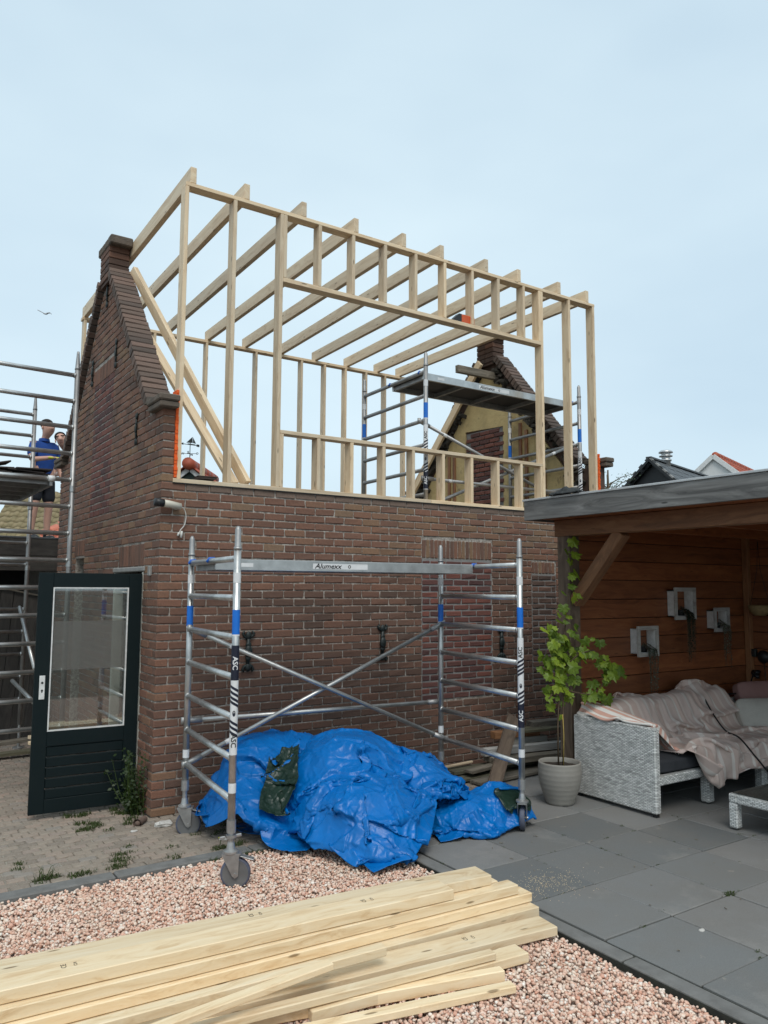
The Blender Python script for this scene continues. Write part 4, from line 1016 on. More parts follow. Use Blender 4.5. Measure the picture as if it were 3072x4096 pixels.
def facet(P, it_n=10, it_v=14, sg=.38):
    """bilateral normal filtering: flattens patches of a sheet and sharpens its creases"""
    P = P.copy()
    def nrm(P):
        a, b, c, d = P[:-1, :-1], P[:-1, 1:], P[1:, 1:], P[1:, :-1]; n = np.cross(c-a, d-b); return n/(np.linalg.norm(n, axis=-1, keepdims=True)+1e-9)
    N = nrm(P)
    for _ in range(it_n):
        acc = N.copy()
        for dj in (-1, 0, 1):
            for di in (-1, 0, 1):
                if dj == 0 and di == 0: continue
                Q = np.pad(N, ((1, 1), (1, 1), (0, 0)), 'edge')[1+dj:1+dj+N.shape[0], 1+di:1+di+N.shape[1]]
                acc += Q*np.exp(-((Q-N)**2).sum(-1, keepdims=True)/(2*sg*sg))
        N = acc/(np.linalg.norm(acc, axis=-1, keepdims=True)+1e-9)
    for _ in range(it_v):
        Cc = .25*(P[:-1, :-1]+P[:-1, 1:]+P[1:, 1:]+P[1:, :-1]); D = np.zeros_like(P); W_ = np.zeros(P.shape[:2]+(1,))
        for dj, di in ((0, 0), (0, 1), (1, 0), (1, 1)):
            sl = (slice(dj, dj+N.shape[0]), slice(di, di+N.shape[1])); D[sl] += N*((Cc-P[sl])*N).sum(-1, keepdims=True); W_[sl] += 1
        P = P+D/W_
    return P
def crumple(P, k, specs, seed, lineamp=1.35):
    """upsample a sheet k times and add faceted creases along its normals"""
    ny, nx = P.shape[:2]; NY, NX = (ny-1)*k+1, (nx-1)*k+1
    def up(A, n, N, ax):
        t = np.linspace(0, n-1, N); i = np.clip(t.astype(int), 0, n-2); f = (t-i); sh = [1, 1, 1]; sh[ax] = N; f = f.reshape(sh)
        return np.take(A, i, ax)*(1-f)+np.take(A, i+1, ax)*f
    Q = up(up(P, ny, NY, 0), nx, NX, 1)
    du = np.gradient(Q, axis=1); dv = np.gradient(Q, axis=0); N = np.cross(du, dv); N /= np.linalg.norm(N, axis=-1, keepdims=True)+1e-9
    r = np.random.default_rng(seed); sy, sx = ny*TH, nx*TH; v, u = np.mgrid[0:NY, 0:NX]; u = u/(NX-1)*sx; v = v/(NY-1)*sy; D = np.zeros((NY, NX))
    for cell, amp in specs:
        n = int(sx*sy/cell**2); pts = r.uniform(0, 1, (n, 2))*[sx, sy]; sg = r.uniform(-1, 1, n); an = r.uniform(0, 6.28, n); best = np.full((NY, NX), 9e9); val = np.zeros((NY, NX))
        for q in range(n):
            a, b = u-pts[q, 0], v-pts[q, 1]; d = a*a+b*b; w = d < best; best = np.where(w, d, best)
            val = np.where(w, np.sqrt(d)/cell*.7+sg[q]*.25+(a*np.cos(an[q])+b*np.sin(an[q]))/cell*.8, val)
        D += amp*val
    nl = int(sx*sy*44)
    for q in range(nl):                      # straight and kinked crease ridges
        px, py, a = r.uniform(0, sx), r.uniform(0, sy), r.uniform(0, 6.28); L = r.uniform(.08, .36); w = r.uniform(.007, .024); h_ = r.uniform(-.6, 1)*.014*lineamp
        t = (u-px)*np.cos(a)+(v-py)*np.sin(a); d = -(u-px)*np.sin(a)+(v-py)*np.cos(a); d = d+np.where(t > 0, t*r.uniform(-.6, .6), 0)
        D += h_*np.exp(-np.abs(d)/w)*np.clip(1-np.abs(t)/L, 0, 1)
    for _ in range(1): D[1:-1, 1:-1] = .6*D[1:-1, 1:-1]+.10*(D[2:, 1:-1]+D[:-2, 1:-1]+D[1:-1, 2:]+D[1:-1, :-2])
    Q = Q+N*D[..., None]; Q[..., 2] = np.maximum(Q[..., 2], .004); return Q
def rnoise(shape, n, seed):
    r = np.random.default_rng(seed); ny, nx = shape; j, i = np.mgrid[0:ny, 0:nx]; out = np.zeros(shape)
    for k in range(n):
        a = r.uniform(0, 6.28); f = r.uniform(.08, .45); out += np.sin((i*np.cos(a)+j*np.sin(a))*f+r.uniform(0, 6.28))*(.25/f)**.5
    return out/n**.5
def bump_(x, y, cx, cy, rx, ry, hh, p=2., rot=0.):
    c, s = math.cos(rot), math.sin(rot); u = ((x-cx)*c+(y-cy)*s)/rx; v = (-(x-cx)*s+(y-cy)*c)/ry
    return hh*np.clip(1-(u*u+v*v)**(p/2), 0, None)**.6
# ---------------------------------------------------------------- blue tarp
tarp = thing('tarpaulin', 'crumpled bright blue tarpaulin with dark green underside heaped by the wall', 'tarpaulin', (1.4, -1.2, 0))
def hfield(fn, x0, x1, y0, y1, d=.02, blur=10):
    xs = np.arange(x0, x1, d); ys = np.arange(y0, y1, d); X_, Y_ = np.meshgrid(xs, ys); Z = fn(X_, Y_)
    for _ in range(blur):
        Z[1:-1, 1:-1] = .2*(Z[1:-1, 1:-1]+Z[2:, 1:-1]+Z[:-2, 1:-1]+Z[1:-1, 2:]+Z[1:-1, :-2])
    def H(x, y):
        u = np.clip((x-x0)/d, 0, len(xs)-1.001); v = np.clip((y-y0)/d, 0, len(ys)-1.001); i = u.astype(int); j = v.astype(int); a = u-i; b = v-j
        return Z[j, i]*(1-a)*(1-b)+Z[j, i+1]*a*(1-b)+Z[j+1, i]*(1-a)*b+Z[j+1, i+1]*a*b
    return H
def mx_(*a):
    m = a[0]
    for q in a[1:]: m = np.maximum(m, q)
    return m
H1 = hfield(lambda x, y: .006+mx_(bump_(x, y, 1.40, -.95, .66, .60, .72, 2.4, .1), bump_(x, y, 1.22, -1.40, .52, .62, .47, 2.2, .2), bump_(x, y, 1.88, -1.20, .40, .62, .52, 2.2), bump_(x, y, 1.42, -1.60, .46, .46, .34)), -.5, 3.2, -2.8, .2, .02, 14)
H2 = hfield(lambda x, y: mx_(bump_(x, y, .84, -.52, .52, .36, .70, 2.2, .15), bump_(x, y, .55, -.72, .36, .45, .40), bump_(x, y, .62, -1.0, .34, .30, .12), bump_(x, y, 1.15, -.60, .3, .3, .7)), -.6, 2., -2., .2, .02, 12)
H3 = hfield(lambda x, y: .006+mx_(bump_(x, y, 2.12, -1.66, .36, .26, .25, 2, -.2), bump_(x, y, 2.40, -1.72, .28, .24, .30, 2, -.3)), 1.2, 3.4, -2.6, -.8, .02, 6)
def mk_sheet(cx, cy, sx, sy, comp, h, rot, H, lift, seed, namp):
    nx, ny = int(sx/h), int(sy/h); j, i = np.mgrid[0:ny, 0:nx]; u = (i/(nx-1)-.5)*sx*comp; v = (j/(ny-1)-.5)*sy*comp
    n1, n2, n3 = [rnoise((ny, nx), 9, seed+q) for q in range(3)]
    u = u+n2*namp*1.2; v = v+n3*namp*1.2
    c, s = math.cos(rot), math.sin(rot); x = cx+u*c-v*s; y = cy+u*s+v*c
    z = H(x, y)+lift+n1*namp*1.6+.03
    return np.stack([x, y, z], -1)
TH = .034
P1 = mk_sheet(1.43, -1.15, 2.75, 2.65, .575, TH, .35, H1, .16, 3, .045)
P1 = cloth(P1, TH, H1, 85, 14, .0035, .8, .86)
P1 = crumple(facet(P1), 4, ((.24, .026), (.09, .0075)), 5)
sheet(P1, 'sheet_fold', ['tarp_blue'], tarp, sub=0)
P2_ = mk_sheet(.78, -.72, 1.65, 1.65, .64, TH, .6, H2, .14, 17, .04)
P2_ = cloth(P2_, TH, H2, 85, 14, .0035, .8, .86)
P2_ = crumple(facet(P2_), 4, ((.22, .024), (.085, .007)), 6)
sheet(P2_, 'sheet_fold', ['tarp_blue'], tarp, sub=0)
P3 = mk_sheet(2.16, -1.70, 1.15, .92, .61, .028, -.15, H3, .08, 29, .03)
P3 = cloth(P3, .028, H3, 80, 14, .0035, .8, .85)
P3 = crumple(facet(P3), 4, ((.17, .018), (.07, .006)), 7)
sheet(P3, 'sheet_fold', ['tarp_blue'], tarp, sub=0)
# turned-over strip showing the green side
def topmap(Ps, x0, x1, y0, y1, d=.03):
    nx_, ny_ = int((x1-x0)/d), int((y1-y0)/d); Z = np.zeros((ny_, nx_))
    for P in Ps:
        q = P.reshape(-1, 3); i = ((q[:, 0]-x0)/d).astype(int); j = ((q[:, 1]-y0)/d).astype(int); ok = (i >= 0) & (i < nx_) & (j >= 0) & (j < ny_); np.maximum.at(Z, (j[ok], i[ok]), q[ok, 2])
    for _ in range(3): Z = np.maximum(Z, .25*(np.roll(Z, 1, 0)+np.roll(Z, -1, 0)+np.roll(Z, 1, 1)+np.roll(Z, -1, 1)))
    return lambda x, y: Z[np.clip(((y-y0)/d).astype(int), 0, ny_-1), np.clip(((x-x0)/d).astype(int), 0, nx_-1)]
H4_ = topmap([P1, P2_], -.4, 2., -2., .2)
def H4(x, y): return H4_(x, y)+.045
nx, ny = 16, 46; j, i = np.mgrid[0:ny, 0:nx]; t = j/(ny-1); s = i/(nx-1)-.5
cx_ = .56+.40*t; cy_ = -1.16+.46*t; wd = (.24-.08*t)
n1 = rnoise((ny, nx), 8, 51)
wd = wd*(1+.35*np.sin(t*9+1)*np.sign(s)+.25*np.sin(t*17)); cx_ = cx_+.05*np.sin(t*5.5); x = cx_+s*wd*.85+n1*.018; y = cy_-s*wd*.55+n1*.012; z = H4(x, y)+.04+.04*n1
P4 = cloth(np.stack([x, y, z], -1), .0225, H4, 60, 12, .0035, .85, .8)
P4 = crumple(facet(P4), 3, ((.13, .010), (.06, .004)), 8)
sheet(P4, 'turned_edge', ['tarp_green', 'tarp_blue'], tarp, sub=0, label='dark green underside strip turned outward')
nx, ny = 16, 20; j, i = np.mgrid[0:ny, 0:nx]; n1 = rnoise((ny, nx), 7, 61)
x = 2.44+(i/(nx-1)-.5)*.24+n1*.01; y = -1.88+(j/(ny-1)-.5)*.30; z = H3(x, y)+.14+n1*.02
P5 = cloth(np.stack([x, y, z], -1), .02, lambda x, y, t3=topmap([P3], 1.4, 3.2, -2.6, -1.): t3(x, y)+.015, 40, 10, .004, .8, .7)
sheet(P5, 'turned_edge', ['tarp_green', 'tarp_blue'], tarp)

# ---------------------------------------------------------------- lumber stack on the gravel
def lum(label, R, L, w, h, zt, roll=0., group='new pine planks piled on the gravel'):
    R, L = Vector((R[0], R[1], zt[0]-h/2)), Vector((L[0], L[1], zt[1]-h/2))
    return timber('plank', L, R, w, h, 'pine_new', None, label=label, cat='plank', group=group, bev=.004)
G = -.012
st_ = []
st_.append(lum('wide stamped plank on top at the back of the pine pile', (1.12, -3.0), (-2.6, -2.63), .175, .058, (.235, .235)))
st_.append(lum('wide stamped plank on top, cut shorter, in front of the back one', (.78, -3.06), (-2.7, -2.80), .165, .058, (.237, .237)))
lum('thick square edged timber directly under the two wide top planks', (1.255, -3.12), (-2.6, -2.90), .10, .056, (.176, .176))
lum('timber under the back wide plank, ending short of the pile tip', (1.20, -2.98), (-2.6, -2.70), .14, .056, (.174, .174))
lum('pine timber second from the gravel on the front side of the pile', (1.35, -3.13), (-2.5, -2.93), .12, .052, (.117, .117))
lum('pine timber second from the gravel on the back side of the pile', (1.22, -2.97), (-2.5, -2.74), .15, .052, (.116, .116))
lum('long pine timber lying flat on the gravel under the pile front', (1.335, -3.20), (-2.4, -2.97), .13, .06, (.062, .062))
lum('long pine timber lying flat on the gravel under the pile back', (1.26, -3.0), (-2.4, -2.78), .16, .06, (.062, .062))
st_.append(lum('wide flat plank with a dark stamp ending farthest over the gravel', (1.25, -3.415), (-1.55, -3.10), .17, .050, (.050, .052)))
lum('short wide plank lying on the gravel beside the far ending one', (.885, -3.58), (-.35, -3.46), .12, .050, (.048, .048))
lum('slim batten lying across the short wide plank', (.675, -3.585), (-1.35, -3.36), .058, .036, (.088, .092))
lum('thin lath crossing the pile diagonally with its end on top', (-.20, -3.415), (-1.75, -3.50), .058, .032, (.190, .150))
lum('slim batten lying against the pile front above the flat plank', (.16, -3.335), (-2.0, -3.18), .060, .045, (.150, .130))
lum('slim plank on edge angled towards the pile on the gravel', (.645, -3.69), (-1.6, -3.13), .055, .055, (.050, .050))
lum('outermost thin batten lying alone on the gravel', (.61, -3.805), (-1.3, -3.40), .062, .036, (.034, .036))
for o, xs in ((st_[0], (-.35,)), (st_[1], (-1.3, .25)), (st_[2+0], (.7,))):
    for x0 in xs:
        M = o.matrix_basis; xl = x0-M.translation.x; hz = .0295 if o is not st_[2] else .0255
        letter('CE', .034, lambda x, y: M @ V(xl+y*-1, x+.02, hz+.0004), 'ink', o); letter('C24', .022, lambda x, y: M @ V(xl+.05+y*-1, x+.02, hz+.0004), 'ink', o)

# ---------------------------------------------------------------- lounge sofa under the pergola
sofa = thing('wicker_sofa', 'grey white wicker corner sofa under the pergola', 'sofa', (4.6, -1.9, 0))
MB().box((3.635, -2.365, .03), (3.705, -1.43, .757), bev=.012).obj('armrest', 'wicker', sofa)
MB().box((3.705, -1.50, .20), (6.75, -1.43, .74), bev=.012).obj('backrest', 'wicker', sofa)
MB().box((3.705, -2.345, .255), (6.05, -2.275, .335), bev=.012).obj('front_rail', 'wicker', sofa)
MB().box((6.05, -4.4, .255), (6.12, -2.275, .335), bev=.012).obj('front_rail', 'wicker', sofa)
MB().box((3.705, -2.275, .29), (6.75, -1.50, .325)).obj('seat_base', 'black', sofa); MB().box((6.12, -4.4, .29), (6.75, -2.275, .325)).obj('seat_base', 'black', sofa)
MB().box((6.75, -4.4, .05), (6.82, -1.43, .74), bev=.012).obj('backrest', 'wicker', sofa)
for x, y in ((4.41, -2.30), (5.3, -2.30), (6.08, -2.30), (6.08, -3.4), (4.41, -1.47), (5.3, -1.47)): MB().box((x, y-.045, .012), (x+.095, y+.045, .255), bev=.012).obj('leg', 'wicker', sofa)
for x, y in ((3.67, -2.33), (3.67, -1.47)): MB().box((x-.02, y-.02, 0), (x+.02, y+.02, .03)).obj('foot', 'black', sofa)
def cushion(label, c, d, mat, rot=(0, 0, 0), puff=.06, cat='cushion'):
    bm = bmesh.new(); bmesh.ops.create_cube(bm, size=2); bmesh.ops.subdivide_edges(bm, edges=bm.edges, cuts=5, use_grid_fill=True)
    for v in bm.verts:
        x, y, z = v.co; e = max(0, 1-max(abs(x), abs(y))**3); q = 1-.35*(1-e)*abs(z)
        v.co = (x*d[0]*(1-.05*abs(y)**4), y*d[1]*(1-.05*abs(x)**4), z*(d[2]*(.72+.28*e)+puff*e*.4+.008*mnoise.noise(V(x*2, y*2, z+c[0]))))
    me = bpy.data.meshes.new('cushion'); bm.to_mesh(me); bm.free(); me.materials.append(MT[mat]); me.polygons.foreach_set('use_smooth', [True]*len(me.polygons))
    from mathutils import Euler
    o = link('cushion', me, None, label=label, cat=cat, group='sofa cushions', M=Matrix.Translation(c) @ Euler(rot).to_matrix().to_4x4()); m = o.modifiers.new('smooth', 'SUBSURF'); m.levels = m.render_levels = 1; return o
cushion('charcoal seat cushion next to the wicker armrest', (4.11, -1.92, .40), (.40, .40, .075), 'charcoal')
cushion('seat cushion under the taupe throw in the sofa middle', (4.95, -1.92, .40), (.43, .40, .075), 'charcoal')
cushion('seat cushion in the corner of the sofa', (6.2, -1.90, .40), (.52, .40, .075), 'charcoal')
cushion('seat cushion of the side part along the end wall', (6.44, -3.2, .40), (.32, .85, .075), 'linen')
cushion('charcoal loose cushion leaning inside the armrest under pink towel', (3.82, -2.02, .49), (.20, .23, .055), 'charcoal', (0, 1.25, 0))
cushion('back cushion under the taupe throw nearest the armrest', (4.45, -1.60, .62), (.36, .20, .085), 'charcoal', (1.25, 0, 0))
cushion('back cushion under the taupe throw in the sofa middle', (5.2, -1.60, .62), (.36, .20, .085), 'charcoal', (1.25, 0, 0))
cushion('dusty pink cushion in the far sofa corner', (6.45, -1.66, .72), (.30, .20, .075), 'pink', (1.2, 0, -.3))
cushion('pale grey linen cushion beside the pink one', (6.10, -1.95, .60), (.34, .19, .085), 'linen', (1.0, 0, -.5))
def HS(x, y):
    back = .87-.34*np.clip((-1.62-y)/.16, 0, 1)**1.3; seat = .50
    z = np.where(y > -1.78, np.maximum(back, seat), seat)
    z = np.where(y < -2.36, .03, z); z = z+.02*np.sin(x*9)*np.clip((y+1.9)*6, 0, 1)
    z = np.where(y > -1.44, .4, z)
    return z
HSf = hfield(HS, 3.4, 7., -3., -1.2, .02, 2)
nx, ny = 60, 62; j, i = np.mgrid[0:ny, 0:nx]; n1 = rnoise((ny, nx), 9, 71); n2 = rnoise((ny, nx), 9, 72)
x = 4.02+(i/(nx-1))*1.72+n2*.02+.10*(j/(ny-1)); y = -1.40-(j/(ny-1))*1.16+n1*.018; z = HSf(x, y)+.10+n1*.035; z = np.where(y < -2.36, .48+n1*.02, z)
Pt = cloth(np.stack([x, y, z], -1), .0345, HSf, 60, 12, .003, .8, .75)
sheet(Pt[::-1], 'throw', ['throw_brown'], None, .006, label='taupe striped throw draped over the sofa back and seat', cat='throw blanket', group='throws on the sofa')
def HA(x, y):
    z = np.where(x < 3.72, .772, .50); z = np.where((x > 3.70) & (x < 4.02) & (y > -2.28), .87-.12*np.clip((-1.6-y)/.7, 0, 1)-.8*np.clip(x-3.86, 0, 1), z); return np.where(x < 3.62, .05, z)
HAf = hfield(HA, 3.3, 4.6, -2.7, -1.2, .02, 2)
nx, ny = 34, 34; j, i = np.mgrid[0:ny, 0:nx]; n1 = rnoise((ny, nx), 8, 81); n2 = rnoise((ny, nx), 8, 82)
x = 3.64+(i/(nx-1))*.52+n2*.01; y = -1.50-(j/(ny-1))*.78+n1*.014; z = HAf(x, y)+.06+n1*.03
Pq = cloth(np.stack([x, y, z], -1), .0265, HAf, 55, 12, .003, .85, .75)
sheet(Pq[::-1], 'throw', ['throw_pink'], None, .006, label='pink and white striped towel with fringe over the armrest corner', cat='towel', group='throws on the sofa')
fr_ = MB(); 
for k in range(34):
    for P_, (jj, ii), dv in ((Pq, (min(33, k), 33), V(.01, -.01, -1)),):
        p = Vector(P_[jj, ii]); 
        if jj < 8: continue
        fr_.tube([p, p+V(.008, rnd.uniform(-.008, .008), -.03), p+V(rnd.uniform(0, .014), rnd.uniform(-.014, .014), -rnd.uniform(.06, .09))], [.004, .004, .0025], 5)
fr_.obj('fringe', 'fringe', bpy.data.objects['throw.001'], kind='stuff')
# coffee table
ct = thing('coffee_table', 'low wicker coffee table with dark glass top', 'table', (4.2, -3.2, 0))
for x, y in ((3.905, -2.865), (4.75, -2.865), (3.905, -3.75), (4.75, -3.75)): MB().box((x, y-.075, .012), (x+.075, y, .215), bev=.01).obj('leg', 'wicker', ct)
for lo, hi in (((3.905, -2.94, .215), (4.825, -2.865, .288)), ((3.905, -3.825, .215), (4.825, -3.75, .288)), ((3.905, -3.75, .215), (3.98, -2.94, .288)), ((4.75, -3.75, .215), (4.825, -2.94, .288))): MB().box(lo, hi, bev=.01).obj('top_rail', 'wicker', ct)
MB().box((3.93, -3.80, .289), (4.80, -2.89, .296), bev=.002).obj('glass_top', 'glass_table', ct)
# pot and vine
pot = thing('plant_pot', 'round taupe grooved plant pot beside the wicker armrest', 'plant pot', (3.30, -1.565, 0))
prof = []
for k in range(27):
    t = k/26; z = .004+.372*t; r = .125+.075*math.sin(min(1, t*1.25)*math.pi/2)-.012*max(0, t-.75)*2; r += -.0025*(k % 3 == 0); prof.append((r, z))
prof = [(0, .0), (.11, .0)]+prof+[(.185, .378), (.178, .372), (.176, .33)]
MB().lathe(prof, (3.30, -1.565, 0), 40).obj('shell', 'pot', pot, smooth=True)
b = MB(); b.add([(3.30+r*math.cos(a), -1.565+r*math.sin(a), .335+.008*mnoise.noise(V(r*30*math.cos(a), r*30*math.sin(a), 0))) for r in (.001, .06, .12, .176) for a in [2*math.pi*k/24 for k in range(24)]], [(q*24+k, q*24+(k+1) % 24, (q+1)*24+(k+1) % 24, (q+1)*24+k) for q in range(3) for k in range(24)]); b.obj('soil', 'soil', pot)
vine = thing('grape_vine', 'young grape vine with bright green leaves climbing the pergola post', 'vine', (3.30, -1.56, .335))
stems = [[(3.29, -1.56, .33), (3.30, -1.55, .7), (3.36, -1.52, 1.0), (3.44, -1.48, 1.35), (3.56, -1.44, 1.7), (3.64, -1.42, 2.05), (3.66, -1.41, 2.42)],
         [(3.33, -1.58, .33), (3.36, -1.56, .65), (3.43, -1.50, 1.05), (3.50, -1.46, 1.4)],
         [(3.44, -1.48, 1.2), (3.55, -1.60, 1.35), (3.72, -1.62, 1.38), (3.88, -1.66, 1.25), (3.94, -1.68, 1.12)],
         [(3.40, -1.50, 1.02), (3.55, -1.60, .98), (3.68, -1.62, .96), (3.80, -1.64, 1.02), (3.86, -1.65, 1.12)],
         [(3.44, -1.48, 1.4), (3.34, -1.50, 1.52), (3.24, -1.52, 1.46)], [(3.36, -1.5, 1.05), (3.28, -1.52, 1.0), (3.20, -1.54, .95)], [(3.44, -1.47, 1.3), (3.32, -1.5, 1.28), (3.24, -1.52, 1.2)], [(3.64, -1.42, 2.2), (3.62, -1.45, 2.3), (3.60, -1.46, 2.33)]]
for s in stems: tubeo('stem', s, [.008-.0045*k/len(s) for k in range(len(s))], 'stem', vine, 7)
tubeo('tie', [(3.315, -1.60, .34), (3.325, -1.60, .62), (3.335, -1.58, .80)], .004, 'yellow_straw', vine, 6)
def vleaf(sz, fold):
    pts = [(0, -.05), (.28, -.22), (.52, -.05), (.46, .16), (.70, .38), (.44, .44), (.42, .66), (.16, .62), (0, .98)]
    full = pts+[(-x, y) for x, y in pts[-2:0:-1]]
    v = [V(0, .25, .03)]+[V(x, y, -fold*abs(x)+.10*math.sin(y*3)*-.5+.03*math.sin(7*x+5*y)) for x, y in full]; n = len(full)
    return [p*sz for p in v], [(0, 1+k, 1+(k+1) % n) for k in range(n)]
lm = []
for k in range(8):
    v, f = vleaf(.068+.006*k, .12+.06*(k % 4)); b = MB(); b.add(v, f); lm.append(b.mesh('leaf', 'vine_leaf', False, fix=False))
def leafat(p, sc=1.):
    a = rnd.uniform(0, 6.28); n = V(rnd.uniform(-.7, .5), rnd.uniform(-1, -.3), rnd.uniform(-.1, 1)).normalized()
    tip = V(rnd.uniform(-1, 1), rnd.uniform(-.6, .2), rnd.uniform(-1.2, .2)); tip = (tip-n*tip.dot(n)).normalized(); xx = tip.cross(n)
    M = Matrix((xx, tip, n)).transposed().to_4x4() @ Matrix.Scale(sc, 4); M.translation = p; link('leaf', lm[rnd.randrange(8)], vine, M=M)
def along(s, t):
    t *= len(s)-1; k = min(int(t), len(s)-2); return Vector(s[k]).lerp(Vector(s[k+1]), t-k)
for s, n, lo, hi, sp in ((stems[0], 38, .40, .78, .10), (stems[0], 5, .80, 1.0, .035), (stems[1], 28, .55, 1, .10), (stems[2], 26, .25, 1, .06), (stems[3], 20, .5, 1, .06), (stems[4], 24, .1, 1, .07), (stems[5], 5, .4, 1, .05), (stems[6], 24, .1, 1, .075), (stems[7], 2, .3, 1, .03)):
    for k in range(n): leafat(along(s, rnd.uniform(lo, hi))+V(rnd.gauss(0, sp), rnd.gauss(0, sp*.6), rnd.gauss(0, sp)), rnd.uniform(.65, 1.25))
# wall box planters with trailing plants
def frame_box(label, x0, x1, z0, z1, yb=-1.295, yf=-1.42, lab2='', mat='grey_leaf', n=26, ln=.45, dens=1.):
    t = thing('wall_planter', label, 'wall planter', ((x0+x1)/2, yb, z0), 'white box planters on the board wall'); w = .038; xi0, xi1, zi0, zi1 = x0+.03, x1-.03, z0+.03, z1-.03
    MB().box((xi0, yf+.02, zi0), (xi0+.012, yb, zi1)).obj('side_panel', 'bead', t); MB().box((xi1-.012, yf+.02, zi0), (xi1, yb, zi1)).obj('side_panel', 'bead', t)
    MB().box((xi0, yf+.02, zi0), (xi1, yb, zi0+.012)).obj('bottom_panel', 'bead', t); MB().box((xi0, yf+.02, zi1-.012), (xi1, yb, zi1)).obj('top_panel', 'bead', t)
    b = MB(); o = [(x0, yf, z0), (x1, yf, z0), (x1, yf, z1), (x0, yf, z1)]; q = [(x0+w, yf, z0+w), (x1-w, yf, z0+w), (x1-w, yf, z1-w), (x0+w, yf, z1-w)]
    ob = [(a, yf+.02, c) for a, _, c in o]; qb = [(a, yf+.02, c) for a, _, c in q]; b.add(o+q+ob+qb, [(i, (i+1) % 4, 4+(i+1) % 4, 4+i) for i in range(4)]+[(8+i, 8+(i+1) % 4, 12+(i+1) % 4, 12+i) for i in range(4)]+[(i, (i+1) % 4, 8+(i+1) % 4, 8+i) for i in range(4)]+[(4+i, 4+(i+1) % 4, 12+(i+1) % 4, 12+i) for i in range(4)])
    b.obj('front_frame', 'white_wood', t)
    p = thing('trailing_plant', lab2, 'plant', ((x0+x1)/2, yf, zi0+.012), 'trailing plants in the wall boxes'); cx = x0+(x1-x0)*.62; lf = MB(); sm = MB()
    for k in range(n):
        a = rnd.uniform(-.07, .075); hh = rnd.uniform(.3, 1)*ln; top = V(cx-.04+a*.6, yf+.06, zi0+rnd.uniform(.05, .12)); pts = [top, V(cx+a, yf-.012, zi0+.04), V(cx+a*1.1, yf-.02-rnd.random()*.01, z0-.02), V(cx+a*.9+rnd.uniform(-.01, .01), yf-.022, z0-hh)]
        sm.tube(pts, .0018, 4, caps=False)
        m = int(10+hh*40*dens)
        for q_ in range(m):
            c = along(pts, rnd.random())+V(rnd.uniform(-.008, .008), rnd.uniform(-.008, .004), 0); r_ = rnd.uniform(.005, .009); d = V(rnd.uniform(-1, 1), rnd.uniform(-1, 0), rnd.uniform(-1, 1)).normalized(); e = d.orthogonal().normalized(); lf.add([c-e*r_, c+d*r_*1.3, c+e*r_, c-d*r_*.6], [(0, 1, 2, 3)])
    lf.obj('foliage', mat, p, kind='stuff'); sm.obj('stems', 'stem', p, kind='stuff')
    MB().lathe([(0, zi0+.013), (.04, zi0+.013), (.055, zi0+.075), (.045, zi0+.07), (0, zi0+.066)], (cx-.05, yf+.075, 0), 16).obj('inner_pot', 'black', t)
frame_box('white box planter lowest on the board wall', 4.65, 4.99, 1.255, 1.575, lab2='grey green trailing plant in the lowest white box', ln=.43)
frame_box('largest white box planter, highest on the board wall', 5.295, 5.67, 1.63, 1.985, lab2='dark feathery trailing plant in the largest white box', mat='dark_leaf', n=44, ln=.48, dens=1.5)
frame_box('smallest white box planter near the wall corner', 6.015, 6.31, 1.48, 1.757, lab2='grey green trailing plant in the smallest white box', ln=.42, n=22)
# end wall: basket, lamp, socket, cable
bk = thing('hanging_basket', 'pale woven basket hanging on the end wall', 'basket', (6.72, -1.55, 1.66))
MB().lathe([(0, 0), (.06, 0), (.115, .05), (.135, .12), (.125, .125), (.1, .06), (0, .03)], (6.72, -1.55, 1.66), 22).obj('shell', 'basket', bk, smooth=True)
for s in (-1, 1): tubeo('cord', [(6.72, -1.55+s*.12, 1.78), (6.72, -1.55+s*.02, 2.2), (6.72, -1.55, 2.55)], .003, 'black', bk, 6)
wl = thing('wall_lamp', 'round black lamp on the end wall', 'lamp', (6.85, -1.50, 1.17))
MB().lathe([(0, 6.852), (.075, 6.852), (.078, 6.83), (.05, 6.80), (.02, 6.79), (0, 6.79)], (0, -1.50, 1.17), 24, 'X').obj('shade', 'black', wl, smooth=True); tubeo('cord', [(6.846, -1.50, 1.10), (6.846, -1.51, .9), (6.846, -1.50, .72)], .004, 'black', wl, 6)
sk = thing('wall_socket', 'small grey socket box beside the black lamp', 'socket', (6.85, -1.385, 1.21)); MB().box((6.80, -1.42, 1.165), (6.853, -1.35, 1.255), bev=.006).obj('box', 'iron', sk); MB().lathe([(0, 6.799), (.022, 6.799), (.022, 6.795), (0, 6.795)], (0, -1.385, 1.21), 16, 'X').obj('cover', 'black', sk)
hr = thing('plug_bundle', 'bundle of black plugs on the corner post', 'plug', (6.80, -1.37, .97))
for k in range(5): tubeo('plug', [(6.78+rnd.uniform(-.02, .02), -1.39, .97+rnd.uniform(-.03, .03)), (6.72+rnd.uniform(-.05, .05), -1.46-rnd.random()*.03, .96+rnd.uniform(-.04, .04))], .022, 'black', hr, 8)
def spline(pts, n=8):
    pts = [Vector(p) for p in pts]; out = []
    for k in range(len(pts)-1):
        a, b, c, d = pts[max(0, k-1)], pts[k], pts[k+1], pts[min(len(pts)-1, k+2)]
        for q_ in range(n):
            t = q_/n; out.append(.5*((2*b)+(c-a)*t+(2*a-5*b+4*c-d)*t*t+(3*b-a-3*c+d)*t**3))
    return out+[pts[-1]]
